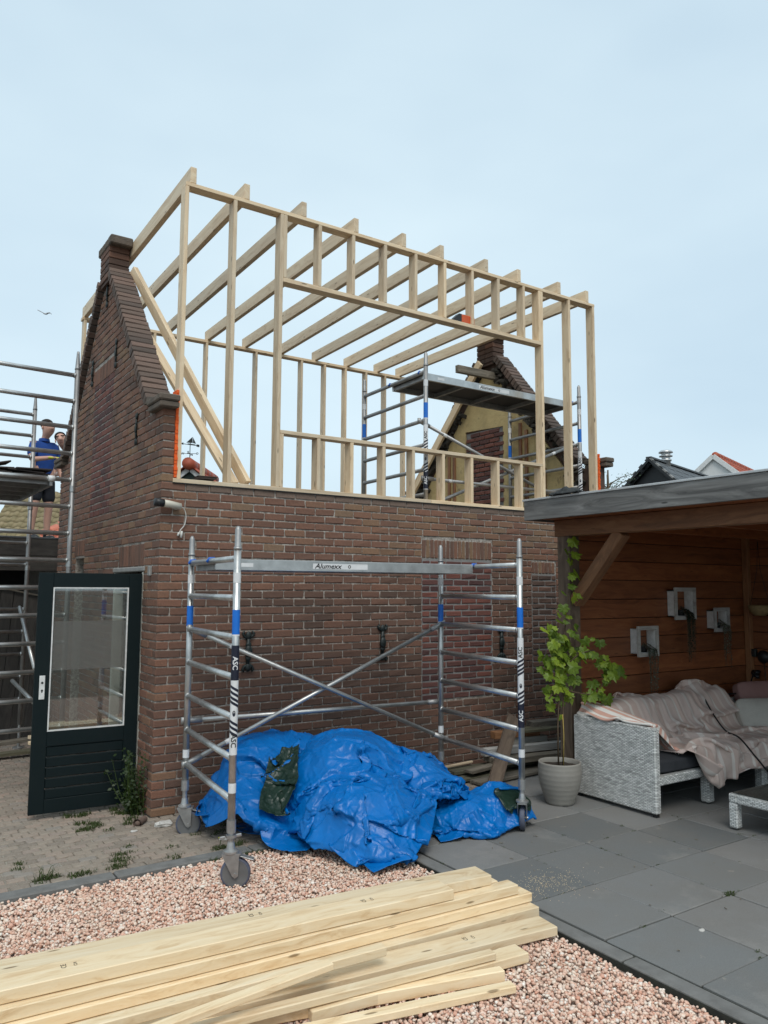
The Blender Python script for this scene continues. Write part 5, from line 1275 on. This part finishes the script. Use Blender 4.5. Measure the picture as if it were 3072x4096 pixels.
tubeo('cable', spline([(6.76, -1.41, .97), (6.45, -1.50, .80), (6.0, -1.56, .80), (5.55, -1.58, .835), (5.38, -1.72, .74), (5.25, -1.98, .545), (5.0, -2.30, .535), (4.75, -2.62, .43), (4.62, -2.85, .33), (4.6, -3.1, .31), (4.7, -3.5, .305)]), .0085, 'black', None, 8, label='black cable lying across the throws from the corner plug', cat='cable')

# ---------------------------------------------------------------- people on the flat roof behind the gable
def skinobj(name, verts, edges, rad, mat, parent, M, root=0, sub=2):
    me = bpy.data.meshes.new(name); me.from_pydata([tuple(v) for v in verts], edges, []); me.materials.append(MT[mat])
    o = link(name, me, parent, M=M); md = o.modifiers.new('skin', 'SKIN'); md.use_smooth_shade = True
    if not me.skin_vertices: return o
    for k, r in enumerate(rad): me.skin_vertices[0].data[k].radius = (r, r) if not isinstance(r, tuple) else r
    me.skin_vertices[0].data[root].use_root = True
    sb = o.modifiers.new('smooth', 'SUBSURF'); sb.levels = sb.render_levels = sub; return o
def person(label, loc, yaw, armR, armL, head_tilt, shirt, lean=0.):
    t = thing('person', label, 'person', loc); M = Matrix.Translation(loc) @ Matrix.Rotation(lean, 4, V(CF.x, CF.y, 0)) @ Matrix.Rotation(yaw, 4, 'Z')      # local: faces +Y
    hx, hy = head_tilt
    V_ = [V(0, 0, .95), V(0, 0, 1.14), V(0, .01, 1.34), V(0, 0, 1.47), V(hx*.3, .01+hy*.3, 1.545), V(hx*.7, .055+hy*.8, 1.605), V(hx, .045+hy, 1.69), V(hx, .02+hy, 1.765)]
    R_ = [(.15, .11), (.145, .105), (.165, .115), (.07, .065), .047, (.074, .085), (.100, .118), (.085, .10)]; E_ = [(k, k+1) for k in range(7)]
    def chain(start, pts, rs):
        p = start
        for q, r in zip(pts, rs): V_.append(V(*q)); R_.append(r); E_.append((p, len(V_)-1)); p = len(V_)-1
        return p
    nose = len(V_); chain(6, [(hx, .178+hy*1.1, 1.662)], [.018])
    for s, arm in ((1, armR), (-1, armL)):
        w = chain(2, [(s*.165, 0, 1.41), *arm[:2]], [.062, .043, .030]); el, wr, hd = [V(*q) for q in arm]; d = (hd-wr).normalized(); sdv = V(0, 0, 1).cross(d); sdv = sdv.normalized() if sdv.length > .01 else V(1, 0, 0)
        p = chain(w, [tuple(wr+d*.05)], [(.034, .02)])
        for k in range(4):
            b0 = wr+d*.075+sdv*(.027-.018*k); f0 = [tuple(b0), tuple(b0+d*(.035+.006*(k in (1, 2)))+V(0, 0, -.012)), tuple(b0+d*.045+V(0, 0, -.034))]; chain(p, f0, [.0095, .0085, .007])
        chain(p, [tuple(wr+d*.035+sdv*.035), tuple(wr+d*.065+sdv*.045+V(0, 0, -.015))], [.011, .009])
    for s in (1, -1): chain(0, [(s*.09, 0, .87), (s*.115, .01, .50), (s*.12, -.02, .34), (s*.125, -.03, .09), (s*.13, .09, .04)], [(.095, .10), .062, .058, .037, (.04, .03)])
    skinobj('body', V_, E_, R_, 'skin', t, M)
    sv = [V(0, 0, .90), V(0, 0, 1.13), V(0, .01, 1.34), V(0, 0, 1.455)]; sr = [(.172, .135), (.162, .125), (.182, .132), (.085, .08)]; se = [(0, 1), (1, 2), (2, 3)]
    for s, arm in ((1, armR), (-1, armL)):
        a = V(s*.165, 0, 1.41); e = V(*arm[0]); sv += [a, a.lerp(e, .8)]; sr += [.082, .070]; n = len(sv); se += [(2, n-2), (n-2, n-1)]
    skinobj('shirt', sv, se, sr, shirt, t, M)
    MB().lathe([(.062, 1.475), (.082, 1.485), (.074, 1.525), (.064, 1.53)], (0, .0, 0), 18).obj('collar', shirt, t).matrix_basis = M
    hv = [V(0, 0, .99), V(0, 0, .90)]; hr_ = [(.165, .125), (.17, .135)]; he = [(0, 1)]
    for s in (1, -1): hv += [V(s*.095, .0, .82), V(s*.113, .01, .56)]; hr_ += [(.105, .115), (.088, .095)]; n = len(hv); he += [(1, n-2), (n-2, n-1)]
    skinobj('shorts', hv, he, hr_, 'shorts', t, M)
    for s in (1, -1):
        b = MB(); b.ball((s*.128, .045, .05), .07, 12, 8, sq=(.75, 1.75, .72)); b.tube([(s*.125, -.03, .06), (s*.124, -.028, .17)], [.05, .045], 12); b.obj('shoe', 'black', t, smooth=True).matrix_basis = M
    b = MB(); b.ball((hx, .008+hy, 1.745), .102, 14, 9, sq=(.86, 1.02, .76)); h = b.obj('hair', 'hair', t, smooth=True); h.matrix_basis = M
    for s in (1, -1):
        b = MB(); b.ball((hx+s*.034, .138+hy, 1.695), .013, 8, 6); b.obj('eye', 'ink', t, smooth=True).matrix_basis = M
        b = MB(); b.obox((hx+s*.012, .152+hy, 1.722), (hx+s*.062, .132+hy, 1.720), .02, .010); b.obj('eyebrow', 'hair', t).matrix_basis = M
        b = MB(); b.ball((hx+s*.080, .03+hy, 1.68), .026, 8, 6, sq=(.4, .8, 1.2)); b.obj('ear', 'skin', t, smooth=True).matrix_basis = M
    b = MB(); b.obox((hx-.028, .136+hy, 1.628), (hx+.028, .136+hy, 1.628), .03, .012); b.obj('mouth', 'pink', t).matrix_basis = M
    return M
RZ = 2.615
Mp = person('man in royal blue polo and navy shorts holding a yellow tool', (-.02, 5.50, RZ), math.radians(-158), [(.27, .12, 1.17), (.14, .36, 1.19), (.06, .42, 1.20)], [(-.27, -.02, 1.12), (-.28, .10, .90), (-.27, .14, .82)], (.0, .035), 'polo')
hp = Mp @ V(.09, .415, 1.19)
b = MB(); b.tube([hp+V(-.08, 0, 0), hp+V(.02, 0, .005), hp+V(.34, -.02, -.01)], [.014, .014, .014], 8); 
tl2 = thing('hammer', 'yellow shafted hammer held by the man in blue', 'hammer', hp); b.obj('shaft', 'yellow', tl2, smooth=True)
MB().box(hp+V(.33, -.03, -.06), hp+V(.365, -.01, .05), bev=.006).obj('head', 'iron', tl2)
person('second man leaning in behind the gable verge, only his head showing', (.38+.36, 6.10-.24, RZ), math.radians(165), [(.28, .1, 1.16), (.2, .34, 1.1), (.18, .42, 1.08)], [(-.27, .1, 1.14), (-.2, .34, 1.08), (-.18, .42, 1.06)], (.06, .07), 'grey_shirt', -.25)

# ---------------------------------------------------------------- flat-roofed extension and court behind
ex = thing('flat_roof_extension', 'dark boarded flat roofed extension behind the brick gable', 'building', (-1.5, 4.6, 0))
MB().box((-6, 4.62, 2.50), (3.2, 8.6, 2.61)).obj('roof', 'slate', ex)
timber('fascia_board', (-6, 4.60, 2.49), (.10, 4.60, 2.49), .03, .23, 'dark_wood', ex); timber('fascia_board', (-6, 4.605, 2.27), (.10, 4.605, 2.27), .03, .20, 'dark_wood', ex)
MB().box((-6, 4.58, 2.605), (.12, 4.66, 2.63), bev=.004).obj('roof_trim', 'slate', ex)
MB().box((-6, 7.2, 0), (3.2, 7.3, 2.5)).obj('back_wall', 'black', ex); MB().box((.14, 4.62, 0), (.30, 7.2, 2.5)).obj('side_wall', 'mortar_grey', ex)
for x in (-.95, -2.6): timber('post', (x, 4.66, 0), (x, 4.66, 2.17), .11, .11, 'dark_wood', ex, up=(0, 1, 0))
MB().box((-1.12, 4.58, 1.6), (-1.02, 4.60, 2.3)).obj('drain_plate', 'concrete', ex)
gp_ = thing('fence_panel', 'dark board panel leaning in the court behind the scaffold', 'fence panel', (-.6, 4.2, 0))
for k in range(7): timber('board', (-1.05+k*.155, 4.12, .02), (-.86+k*.155, 4.50, 1.98-k*.035), .15, .02, 'dark_wood', gp_, up=(.0, -1, .2))
timber('edge_strip', (-.90, 4.465, 2.0), (.08, 4.465, 1.78), .03, .02, 'old_wood', gp_)
for k, (p, q, m) in enumerate((((-1.5, 3.3, .12), (-.35, 3.5, .14), 'old_wood'), ((-1.6, 3.1, .05), (-.2, 3.2, .06), 'mossy_wood'), ((-.56, 2.3, .30), (-.12, 2.5, .31), 'pine'), ((-.54, 2.42, .34), (-.14, 2.62, .35), 'pine'))):
    plank(['weathered grey plank on the court floor by the fence panel', 'mossy plank lowest on the court floor behind the scaffold', 'pale plank on the scaffold seen through the door glass', 'upper pale plank on the scaffold seen through the door glass'][k], p, q, .14, .035, (0, 0, 1), m, 'boards behind the scaffold')
for k, (x, y) in enumerate(((-.12, 2.36), (-.10, 2.55))): MB().box((x-.32, y-.05, .0-.03), (x-.22, y+.05, .285), bev=.004).obj('concrete_block', 'concrete', label=['grey block holding up the near pale plank', 'grey block holding up the far pale plank'][k], cat='block')

# ---------------------------------------------------------------- neighbouring roofs
def pantile(w, l, mat, seg=7):
    b = MB(); v = []
    for r in (0, 1):
        for k in range(seg+1):
            u = k/seg; z = .028*math.sin(u*2*math.pi)+.02*r; v.append((u*w-w/2, (r-.5)*l, z))
    v += [(x, y, z-.016) for x, y, z in v]; n = seg+1
    f = [(k, k+1, n+k+1, n+k) for k in range(seg)]+[(2*n+k, 2*n+k+1, k+1, k) for k in range(seg)][::1]+[(3*n+k, n+k, n+k+1, 3*n+k+1) for k in range(seg)]
    b.add(v, f); return b.mesh('roof_tile', mat, True)
def tiled(root, o, ex_, up_, w, l, nu, nv, mat, name='roof_tile', skip=None):
    """grid of overlapping tiles from eave point o along ex_, upslope up_"""
    me = pantile(w*1.06, l*1.18, mat); ex_ = Vector(ex_).normalized(); up_ = Vector(up_).normalized(); nz = ex_.cross(up_).normalized()
    if nz.z < 0: nz = -nz; 
    for j in range(nv):
        for i in range(nu):
            if skip and skip(i, j): continue
            dn = -up_; R_ = Matrix((ex_, dn, nz if ex_.cross(dn).dot(nz) > 0 else nz)).transposed()
            if R_.determinant() < 0: R_ = Matrix((-ex_, dn, nz)).transposed()
            M = R_.to_4x4(); M.translation = Vector(o)+ex_*(i+.5)*w+up_*(j+.5)*l+nz*(.02+rnd.uniform(-.004, .004)); link(name, me, root, M=M)
# mossy roof far left
c0 = Tp(-60, 2156, 25); e_ = (Tp(420, 2150, 25.3)-c0); e_.z = 0; e_.normalize(); bk_ = V(-e_.y, e_.x, 0); up_ = bk_*.77+V(0, 0, .64)
mr = thing('mossy_roof_house', 'house with moss covered clay tile roof behind the scaffold', 'house', (c0.x, c0.y, 0))
MB().prism([c0+V(0, 0, -c0.z), c0+e_*4.6+V(0, 0, -c0.z), c0+e_*4.6, c0], bk_*4).obj('wall', 'mortar_grey', mr)
tiled(mr, c0-bk_*.2-V(0, 0, .15), e_, up_, .30, .30, 15, 10, 'moss_tile')
MB().prism([c0-bk_*.2-V(0, 0, .22), c0-bk_*.2-V(0, 0, .22)+e_*4.6, c0-bk_*.2-V(0, 0, .22)+e_*4.6+up_*3.0, c0-bk_*.2-V(0, 0, .22)+up_*3.0], (0, 0, .05)).obj('roof_deck', 'old_wood', mr)
# small orange roof by the men's feet
c1 = V(.86, 10.4, 2.90); o2 = thing('orange_tiled_lean_to', 'orange clay tiled lean to roof behind the flat roof', 'roof', (c1.x, c1.y, 0))
MB().prism([(c1.x, c1.y, 0), (c1.x+2.5, c1.y, 0), (c1.x+2.5, c1.y, 2.85), (c1.x, c1.y, 2.85)], (0, 1.6, 0)).obj('wall', 'white_wall', o2)
tiled(o2, c1+V(0, -.1, .0), (1, .0, 0), (0, .9, .42), .24, .28, 8, 5, 'orange_tile', skip=lambda i, j: j > i+1)
# red roofed house with weathervane
vh = thing('red_roof_house', 'red tiled house with dark green gable under the weathervane', 'house', (3.33, 8.6, 0)); ap = V(3.33, 8.6, 4.44)
dg = V(CR.x, CR.y, 0).normalized(); bk2 = V(-dg.y, dg.x, 0)
MB().prism([ap+V(0, 0, -4.44)-dg*1.4, ap+V(0, 0, -4.44)+dg*1.4, ap-V(0, 0, 1.2)+dg*1.4, ap-V(0, 0, .03), ap-V(0, 0, 1.2)-dg*1.4], bk2*5).obj('gable_wall', 'dark_green', vh)
for s in (-1, 1):
    sl = (dg*s*1.4-V(0, 0, 1.17)).normalized()
    timber('barge_board', ap-bk2*.05-V(0, 0, .06), ap-bk2*.05-V(0, 0, .06)+sl*1.8, .04, .09, 'bead', vh)
    tiled(vh, ap+sl*1.75-bk2*.15, bk2, -sl, .24, .28, 8, 6, 'red_tile')
for k in range(6):
    b = MB(); c = ap+V(0, 0, .03)-bk2*.18+bk2*.4*k; b.tube([c, c+bk2*.42], .125, 14); b.obj('ridge_tile', 'red_tile', vh, smooth=True)
wv = thing('weathervane', 'black sailing boat weathervane with compass letters above the red ridge', 'weathervane', ap+V(0, 0, .12)-bk2*.1)
vb = ap-bk2*.12+V(0.02, 0, 0); tubeo('pole', [vb+V(0, 0, -.2), vb+V(0, 0, .50)], .0085, 'iron', wv, 8)
tubeo('arrow', [vb-dg*.185+V(0, 0, .45), vb+dg*.185+V(0, 0, .40)], .007, 'iron', wv, 8)
MB().prism([vb-dg*.20+V(0, 0, .452), vb-dg*.14+V(0, 0, .475), vb-dg*.14+V(0, 0, .42)], bk2*.004).obj('arrow_head', 'iron', wv); MB().prism([vb+dg*.13+V(0, 0, .435), vb+dg*.19+V(0, 0, .425), vb+dg*.19+V(0, 0, .375), vb+dg*.13+V(0, 0, .385)], bk2*.004).obj('arrow_tail', 'iron', wv)
MB().prism([vb-dg*.06+V(0, 0, .455), vb+dg*.12+V(0, 0, .43), vb+dg*.07+V(0, 0, .415), vb-dg*.03+V(0, 0, .425)], bk2*.006).obj('hull', 'iron', wv)
MB().prism([vb-dg*.08+V(0, 0, .47), vb+dg*.045+V(0, 0, .59), vb+dg*.05+V(0, 0, .46)], bk2*.004).obj('sail', 'iron', wv); MB().prism([vb+dg*.055+V(0, 0, .46), vb+dg*.055+V(0, 0, .58), vb+dg*.12+V(0, 0, .445)], bk2*.004).obj('sail', 'iron', wv)
for d in (dg, bk2): tubeo('compass_arm', [vb-d*.13+V(0, 0, .24), vb+d*.13+V(0, 0, .24)], .005, 'iron', wv, 6)
for s_, off in (('W', -dg*.15), ('O', dg*.15), ('N', bk2*.15), ('Z', -bk2*.15)): letter(s_, .06, lambda x, y, off=off: vb+off+dg*x+V(0, 0, .24+y), 'iron', wv, .003)
# slate house and red roofed white house at the right
sa = Tp(2050+910/1.623, 1750+145/1.623, 22); hd = (Tp(2050+1305/1.623, 1750+190/1.623, 26)-sa); hd.z = 0; hd.normalize(); sdv = V(hd.y, -hd.x, 0)
sh = thing('slate_roof_house', 'small black boarded house with dark slate roof and steel flue', 'house', (sa.x, sa.y, 0))
MB().prism([sa+sdv*2-V(0, 0, sa.z), sa-sdv*2-V(0, 0, sa.z), sa-sdv*2-V(0, 0, 2), sa-V(0, 0, .12), sa+sdv*2-V(0, 0, 2)], hd*6.5).obj('gable_wall', 'black', sh)
for s in (-1, 1):
    sl = (sdv*s*1.0-V(0, 0, .98)).normalized()
    timber('barge_board', sa-hd*.12-V(0, 0, .05), sa-hd*.12-V(0, 0, .05)+sl*2.6, .05, .14, 'black', sh)
    timber('barge_board', sa-hd*.28-V(0, 0, .03), sa-hd*.28-V(0, 0, .03)+sl*2.6, .03, .07, 'black', sh)
    sm_ = MB(); v, f = cbox(.145, .20, .007, .002); sm_.add(v, f); sme = sm_.mesh('slate', 'slate', fix=False); nz = hd.cross(sl); nz = nz if nz.z > 0 else -nz
    for j in range(9):
        for i in range(22):
            p = sa-hd*.22+hd*(.15+.30*i+.15*(j % 2))+sl*(.12+.27*j)+nz*(.012+.004*(i % 2)); y_ = (sl+nz*.03).normalized(); z_ = hd.cross(y_); M = Matrix((hd, y_, z_)).transposed().to_4x4(); M.translation = p; link('slate', sme, sh, M=M)
    for j in range(10):
        p = sa-hd*.30+sl*(.05+.26*j)+nz*.03; MB().obox(p, p+hd*.14, .13, .04, nz).obj('verge_tile', 'concrete' if s == 1 else 'slate', sh)
timber('ridge_cap', sa-hd*.3+V(0, 0, .03), sa+hd*6.4+V(0, 0, .03), .16, .05, 'slate', sh)
fp = sa+hd*1.0-V(0, 0, .1); flu = MB()
flu.lathe([(.13, -.2), (.13, .18), (.16, .19), (.16, .24), (.12, .25), (.12, .31), (.19, .32), (.19, .35), (.13, .36), (.13, .42), (.2, .43), (.2, .46), (.15, .5), (0, .5)], tuple(fp), 20).obj('flue', 'flue', sh, smooth=True)
wa = Tp(2050+1305/1.623, 1750+122/1.623, 28); wd_ = (Tp(2050+1640/1.623, 1750+188/1.623, 34)-wa); wd_.z = 0; wd_.normalize(); ws = V(wd_.y, -wd_.x, 0)
wh = thing('red_tiled_white_house', 'white gabled house with bright red pantile roof beyond the slate house', 'house', (wa.x, wa.y, 0))
MB().prism([wa+ws*2.4-V(0, 0, wa.z), wa-ws*2.4-V(0, 0, wa.z), wa-ws*2.4-V(0, 0, 2.1), wa, wa+ws*2.4-V(0, 0, 2.1)], wd_*7.5).obj('gable_wall', 'white_wall', wh)
for s in (-1, 1):
    sl = (ws*s*2.4-V(0, 0, 2.1)).normalized(); timber('barge_board', wa-wd_*.05, wa-wd_*.05+sl*2.6, .10, .16, 'bead', wh)
    if s == 1: tiled(wh, wa+sl*2.5+wd_*.2+V(0, 0, .06), wd_, -sl, .30, .32, 22, 8, 'red_tile')
for k in range(16):
    c = wa+V(0, 0, .06)+wd_*(.2+.42*k); b = MB(); b.tube([c, c+wd_*.44], [.13, .115], 12); b.obj('ridge_tile', 'red_tile', wh, smooth=True)
# small tree behind the far gable
tr = thing('garden_tree', 'small leafy tree top beside the far gable kneeler', 'tree', (10.45, 3.8, 0))
tubeo('trunk', [(10.45, 3.8, 0), (10.5, 3.85, 1.6), (10.42, 3.8, 3.2), (10.45, 3.8, 4.4)], [.12, .10, .06, .015], 'stem', tr, 10)
lf = MB(); tw = MB()
for k in range(46):
    b0 = V(10.45, 3.8, rnd.uniform(2.3, 4.1)); d = V(rnd.gauss(0, 1), rnd.gauss(0, 1), rnd.uniform(.2, 1.4)).normalized(); L = rnd.uniform(.35, .85); tip = b0+d*L; tw.tube([b0, b0.lerp(tip, .5)+V(0, 0, .04), tip], [.014, .009, .003], 5, caps=False)
    for q_ in range(34):
        c = b0.lerp(tip, rnd.uniform(.35, 1.05))+V(rnd.gauss(0, .06), rnd.gauss(0, .06), rnd.gauss(0, .06)); r_ = rnd.uniform(.018, .034); d1 = V(rnd.gauss(0, 1), rnd.gauss(0, 1), rnd.gauss(0, 1)).normalized(); e1 = d1.orthogonal().normalized(); lf.add([c-e1*r_*.5, c+d1*r_, c+e1*r_*.5, c-d1*r_], [(0, 1, 2, 3)])
lf.obj('crown', 'tree_leaf', tr); tw.obj('branches', 'stem', tr)

# ---------------------------------------------------------------- small things
cam_ = thing('security_camera', 'cream bullet security camera on the wall corner with loose cable', 'camera', (.11, -.02, 2.69))
MB().lathe([(0, 0), (.03, 0), (.034, -.012), (.02, -.02), (0, -.02)], (.13, 0, 2.68), 16, 'Y').obj('mount', 'camera_shell', cam_, smooth=True)
tubeo('arm', [(.13, -.01, 2.68), (.12, -.05, 2.68)], .011, 'camera_shell', cam_, 8)
tubeo('housing', [(.16, -.055, 2.675), (.05, -.062, 2.69), (.0, -.065, 2.697)], [.030, .033, .033], 'camera_shell', cam_, 16); tubeo('lens_hood', [(.005, -.065, 2.696), (-.075, -.07, 2.70)], [.0345, .036], 'black', cam_, 16)
tubeo('cable', spline([(.16, -.05, 2.675), (.20, -.03, 2.66), (.225, -.02, 2.60), (.215, -.02, 2.52), (.18, -.02, 2.47), (.165, -.02, 2.44)]), .0045, 'cable_white', cam_, 6)
tubeo('cable_plug', [(.165, -.02, 2.445), (.155, -.02, 2.415)], .010, 'cable_white', cam_, 8); tubeo('cable_plug', [(.19, -.02, 2.46), (.185, -.02, 2.40)], .011, 'cable_white', cam_, 8)
bd = thing('seagull', 'seagull gliding far away in the sky', 'bird', (3.159, 24.68, 12.41)); g0 = V(3.159, 24.68, 12.41)
b = MB(); b.ball(g0, .05, 10, 7, sq=(1.7, .6, .55)); b.obj('body', 'gull', bd, smooth=True)
for s in (-1, 1):
    b = MB(); w = [g0+dg*s*.05+V(0, 0, .03), g0+dg*s*.18+V(0, 0, .05+.05*(s < 0)), g0+dg*s*(.30 if s < 0 else .24)+V(0, 0, .16 if s < 0 else .0)]; b.add([w[0]+bk2*.04, w[0]-bk2*.04, w[1]-bk2*.04, w[1]+bk2*.03, w[2]-bk2*.02, w[2]+bk2*.02], [(0, 1, 2, 3), (3, 2, 4, 5)]); o = b.obj('wing', 'gull', bd); m = o.modifiers.new('t', 'SOLIDIFY'); m.thickness = .02
# shrub at the door foot
shb = thing('wall_weed', 'leafy green weed growing at the wall corner below the door', 'plant', (-.05, .25, -.03)); lf = MB(); sm = MB()
for k in range(26):
    b0 = V(-.06+rnd.uniform(-.05, .06), .26+rnd.uniform(-.12, .12), -.03); tip = b0+V(rnd.gauss(-.05, .07), rnd.gauss(0, .08), rnd.uniform(.2, .58)); sm.tube([b0, b0.lerp(tip, .5)+V(-.015, 0, 0), tip], [.004, .003, .0015], 4, caps=False)
    for q_ in range(26):
        c = b0.lerp(tip, rnd.uniform(.12, 1))+V(rnd.gauss(0, .022), rnd.gauss(0, .022), rnd.gauss(0, .02)); r_ = rnd.uniform(.012, .024); d1 = V(rnd.gauss(0, 1), rnd.gauss(0, 1), rnd.gauss(.2, .6)).normalized(); e1 = d1.orthogonal().normalized(); lf.add([c-e1*r_*.6, c+d1*r_, c+e1*r_*.6, c-d1*r_], [(0, 1, 2, 3)])
lf.obj('leaves', 'weed_leaf', shb, kind='stuff'); sm.obj('stems', 'weed_leaf', shb, kind='stuff')
# grass and weeds in the joints
gr = MB()
def tuft(x, y, n, r, h, z=-.002):
    for k in range(n):
        a = rnd.uniform(0, 6.28); d = r*math.sqrt(rnd.random()); p = V(x+d*math.cos(a), y+d*.6*math.sin(a), z); q_ = V(math.cos(a), math.sin(a), 0); s = q_.cross(V(0, 0, 1))*.0034; hh = h*rnd.uniform(.4, 1); t1 = p+V(rnd.gauss(0, .4), rnd.gauss(0, .4), 1).normalized()*hh*.55; t2 = t1+V(rnd.gauss(0, 1), rnd.gauss(0, 1), .6).normalized()*hh*.5
        gr.add([p-s, p+s, t1+s*.8, t1-s*.8, t2], [(0, 1, 2, 3), (3, 2, 4)])
for k in range(16): tuft(rnd.uniform(-1.1, .75), -1.06+abs(rnd.gauss(0, .09)), 60, .07, .04)
for k in range(15): tuft(rnd.uniform(-1.2, .8), rnd.uniform(-1.0, .1), 34, .055, .030)
for k in range(14): tuft(rnd.uniform(-.7, -.02), rnd.uniform(-.1, .45), 60, .07, .05)
for x, y in ((.35, -1.22), (.42, -1.24), (.30, -1.23), (.1, -1.22), (.2, -1.23)): tuft(x, y, 60, .06, .05, -.03)
for x, y, n in ((-1.05, -1.02, 16), (-1.0, -1.0, 10)): tuft(x, y, n, .05, .16)
for k in range(50):
    if rnd.random() < .5: tuft(1.425+.604*rnd.randrange(0, 5)+rnd.uniform(-.01, .01), rnd.uniform(-4.5, -1.6), 16, .03, .014, -.006)
    else: tuft(rnd.uniform(1.4, 4), -0.66-.604*rnd.randrange(2, 7), 16, .03, .014, -.006)
tuft(2.63, -3.68, 90, .05, .025, -.005)
gr.obj('weeds', 'grass', label='short grass and weeds growing between the pavers', cat='weeds', kind='stuff')
dn = thing('dandelion', 'single yellow dandelion on the pavement by the kerb', 'flower', (.22, -1.0, -.01)); tubeo('stem', [(.22, -1.0, -.01), (.225, -1.0, .03), (.22, -1.005, .06)], .003, 'weed_leaf', dn, 6)
b = MB()
for k in range(22):
    a = k*2.4; r_ = .018*math.sqrt((k+1)/22); d = V(math.cos(a), math.sin(a), .25); c = V(.22, -1.005, .06); s = d.cross(V(0, 0, 1)).normalized()*.004; b.add([c-s, c+s, c+d*r_+s, c+d*r_-s], [(0, 1, 2, 3)])
b.obj('flower_head', 'yellow', dn)
# clay pipe piece and scraps
cp2 = thing('clay_pipe_piece', 'short broken clay pipe piece lying by the wall corner', 'pipe', (-.10, -.10, .02)); b = MB(); d = V(.09, .10, 0).normalized(); c = V(-.16, -.16, .02)
b.tube([c, c+d*.02, c+d*.14], [.036, .03, .027], 14, caps=False); b.tube([c, c+d*.14], [.02, .02], 14); b.obj('tube', 'coping', cp2, smooth=True)
a_ = cp2.children[0].data.attributes.new('tint', 'FLOAT', 'POINT'); a_.data.foreach_set('value', [.8]*len(cp2.children[0].data.vertices))
for k, (x, y, s, lab) in enumerate(((.03, -.26, .05, 'crumpled pale plastic scrap between wall corner and castor'), (-.22, -.28, .02, 'small white scrap beside the clay pipe piece'), (.32, -.86, .022, 'white pebble on the pavement before the tarp edge'), (-.02, -1.07, .012, 'tiny white chip on the kerb by the dandelion'), (2.0, -3.9, .016, 'white chip lying on the patio edging'), (2.75, -1.66, .025, 'white rubble chip between pot and scaffold castor'), (2.83, -1.58, .03, 'broken brick piece beside the plant pot'))):
    b = MB(); b.ball((0, 0, 0), s, 9, 6, sq=(1.5, 1, .5)); me = b.mesh('scrap', 'paper' if k != 6 else 'coping')
    for v in me.vertices: v.co *= 1+.45*mnoise.noise(v.co*40+V(k, 0, 0))
    link('scrap', me, None, label=lab, cat='scrap', M=Matrix.Translation((x, y, s*.4-.008)))
# timber debris between wall and pergola
deb = [((2.95, -.42, .03), (4.3, -.50, .03), .22, .03, 'mossy_wood', 'wide mossy board lowest in the debris by the wall'), ((3.05, -.66, .03), (4.2, -.60, .035), .16, .03, 'old_wood', 'grey board lying before the wide mossy board'), ((3.0, -.30, .075), (4.25, -.38, .075), .20, .035, 'mossy_wood', 'second mossy board on top of the lowest one'), ((3.10, -.50, .10), (3.85, -.36, .105), .12, .03, 'old_wood', 'short grey board across the mossy boards'),
       ((3.45, -.32, .225), (4.9, -.55, .235), .10, .075, 'white_wood', 'long white painted beam lying on the debris'), ((3.70, -.20, .36), (4.3, -.28, .36), .10, .075, 'beam_wood', 'brown square timber end against the brick wall'), ((3.85, -.18, .28), (4.4, -.30, .28), .09, .07, 'white_wood', 'short pale beam under the brown square timber'), ((4.2, -.25, .44), (4.9, -.40, .45), .14, .07, 'old_wood', 'grey beam topmost on the debris behind the post'),
       ((2.85, -.30, .125), (3.35, -.26, .13), .03, .02, 'pine', 'thin pale lath end near the back castor'), ((3.5, -.40, .15), (4.7, -.50, .15), .3, .06, 'old_wood', 'broad grey board carrying the white beam'), ((3.9, -.22, .215), (4.7, -.30, .215), .14, .06, 'old_wood', 'grey block beam under the short pale beam'), ((4.0, -.3, .40), (4.7, -.42, .405), .2, .03, 'mossy_wood', 'flat dark board under the topmost grey beam')]
for p, q, w, h, m, lab in deb: plank(lab, p, q, w, h, (0, 0, 1), m, 'old timber debris by the wall')
plank('rough brown board leaning on the debris behind the scaffold post', (2.98, -.98, .0), (3.62, -.62, .62), .14, .035, (-.4, -1, .2), 'post_wood', 'old timber debris by the wall')
for k, (p, q) in enumerate((((.45, -.33, .01), (.75, -.25, .012)), ((.3, -.36, .01), (.62, -.42, .012)))): plank(['flat wood scrap by the tarp at the wall foot', 'second flat wood scrap nearer the castor at the wall foot'][k], p, q, .08, .022, (0, 0, 1), 'old_wood', 'wood scraps at the wall foot')

# bark, twigs and sawdust on the patio
lt = MB(); sd2 = MB()
for k in range(34):
    x, y = rnd.uniform(1.6, 4.2), rnd.uniform(-4.4, -1.7); a = rnd.uniform(0, 3.14); L = rnd.uniform(.006, .028); lt.obox((x, y, .004), (x+L*math.cos(a), y+L*math.sin(a), .006), rnd.uniform(.003, .007), .004)
for k in range(420):
    x, y = 1.78+rnd.gauss(0, .14), -2.86+rnd.gauss(0, .07)-.25*(k % 3 == 0)*rnd.random(); lt_ = rnd.uniform(.0012, .003); sd2.obox((x, y, .003), (x+lt_, y+lt_*.5, .003), lt_, .002)
lt.obj('patio_litter', 'old_wood', label='scattered bark bits and twigs on the patio tiles', cat='litter', kind='stuff'); sd2.obj('sawdust', 'pine_new', label='pale sawdust sprinkled on the patio by the plank ends', cat='sawdust', kind='stuff')
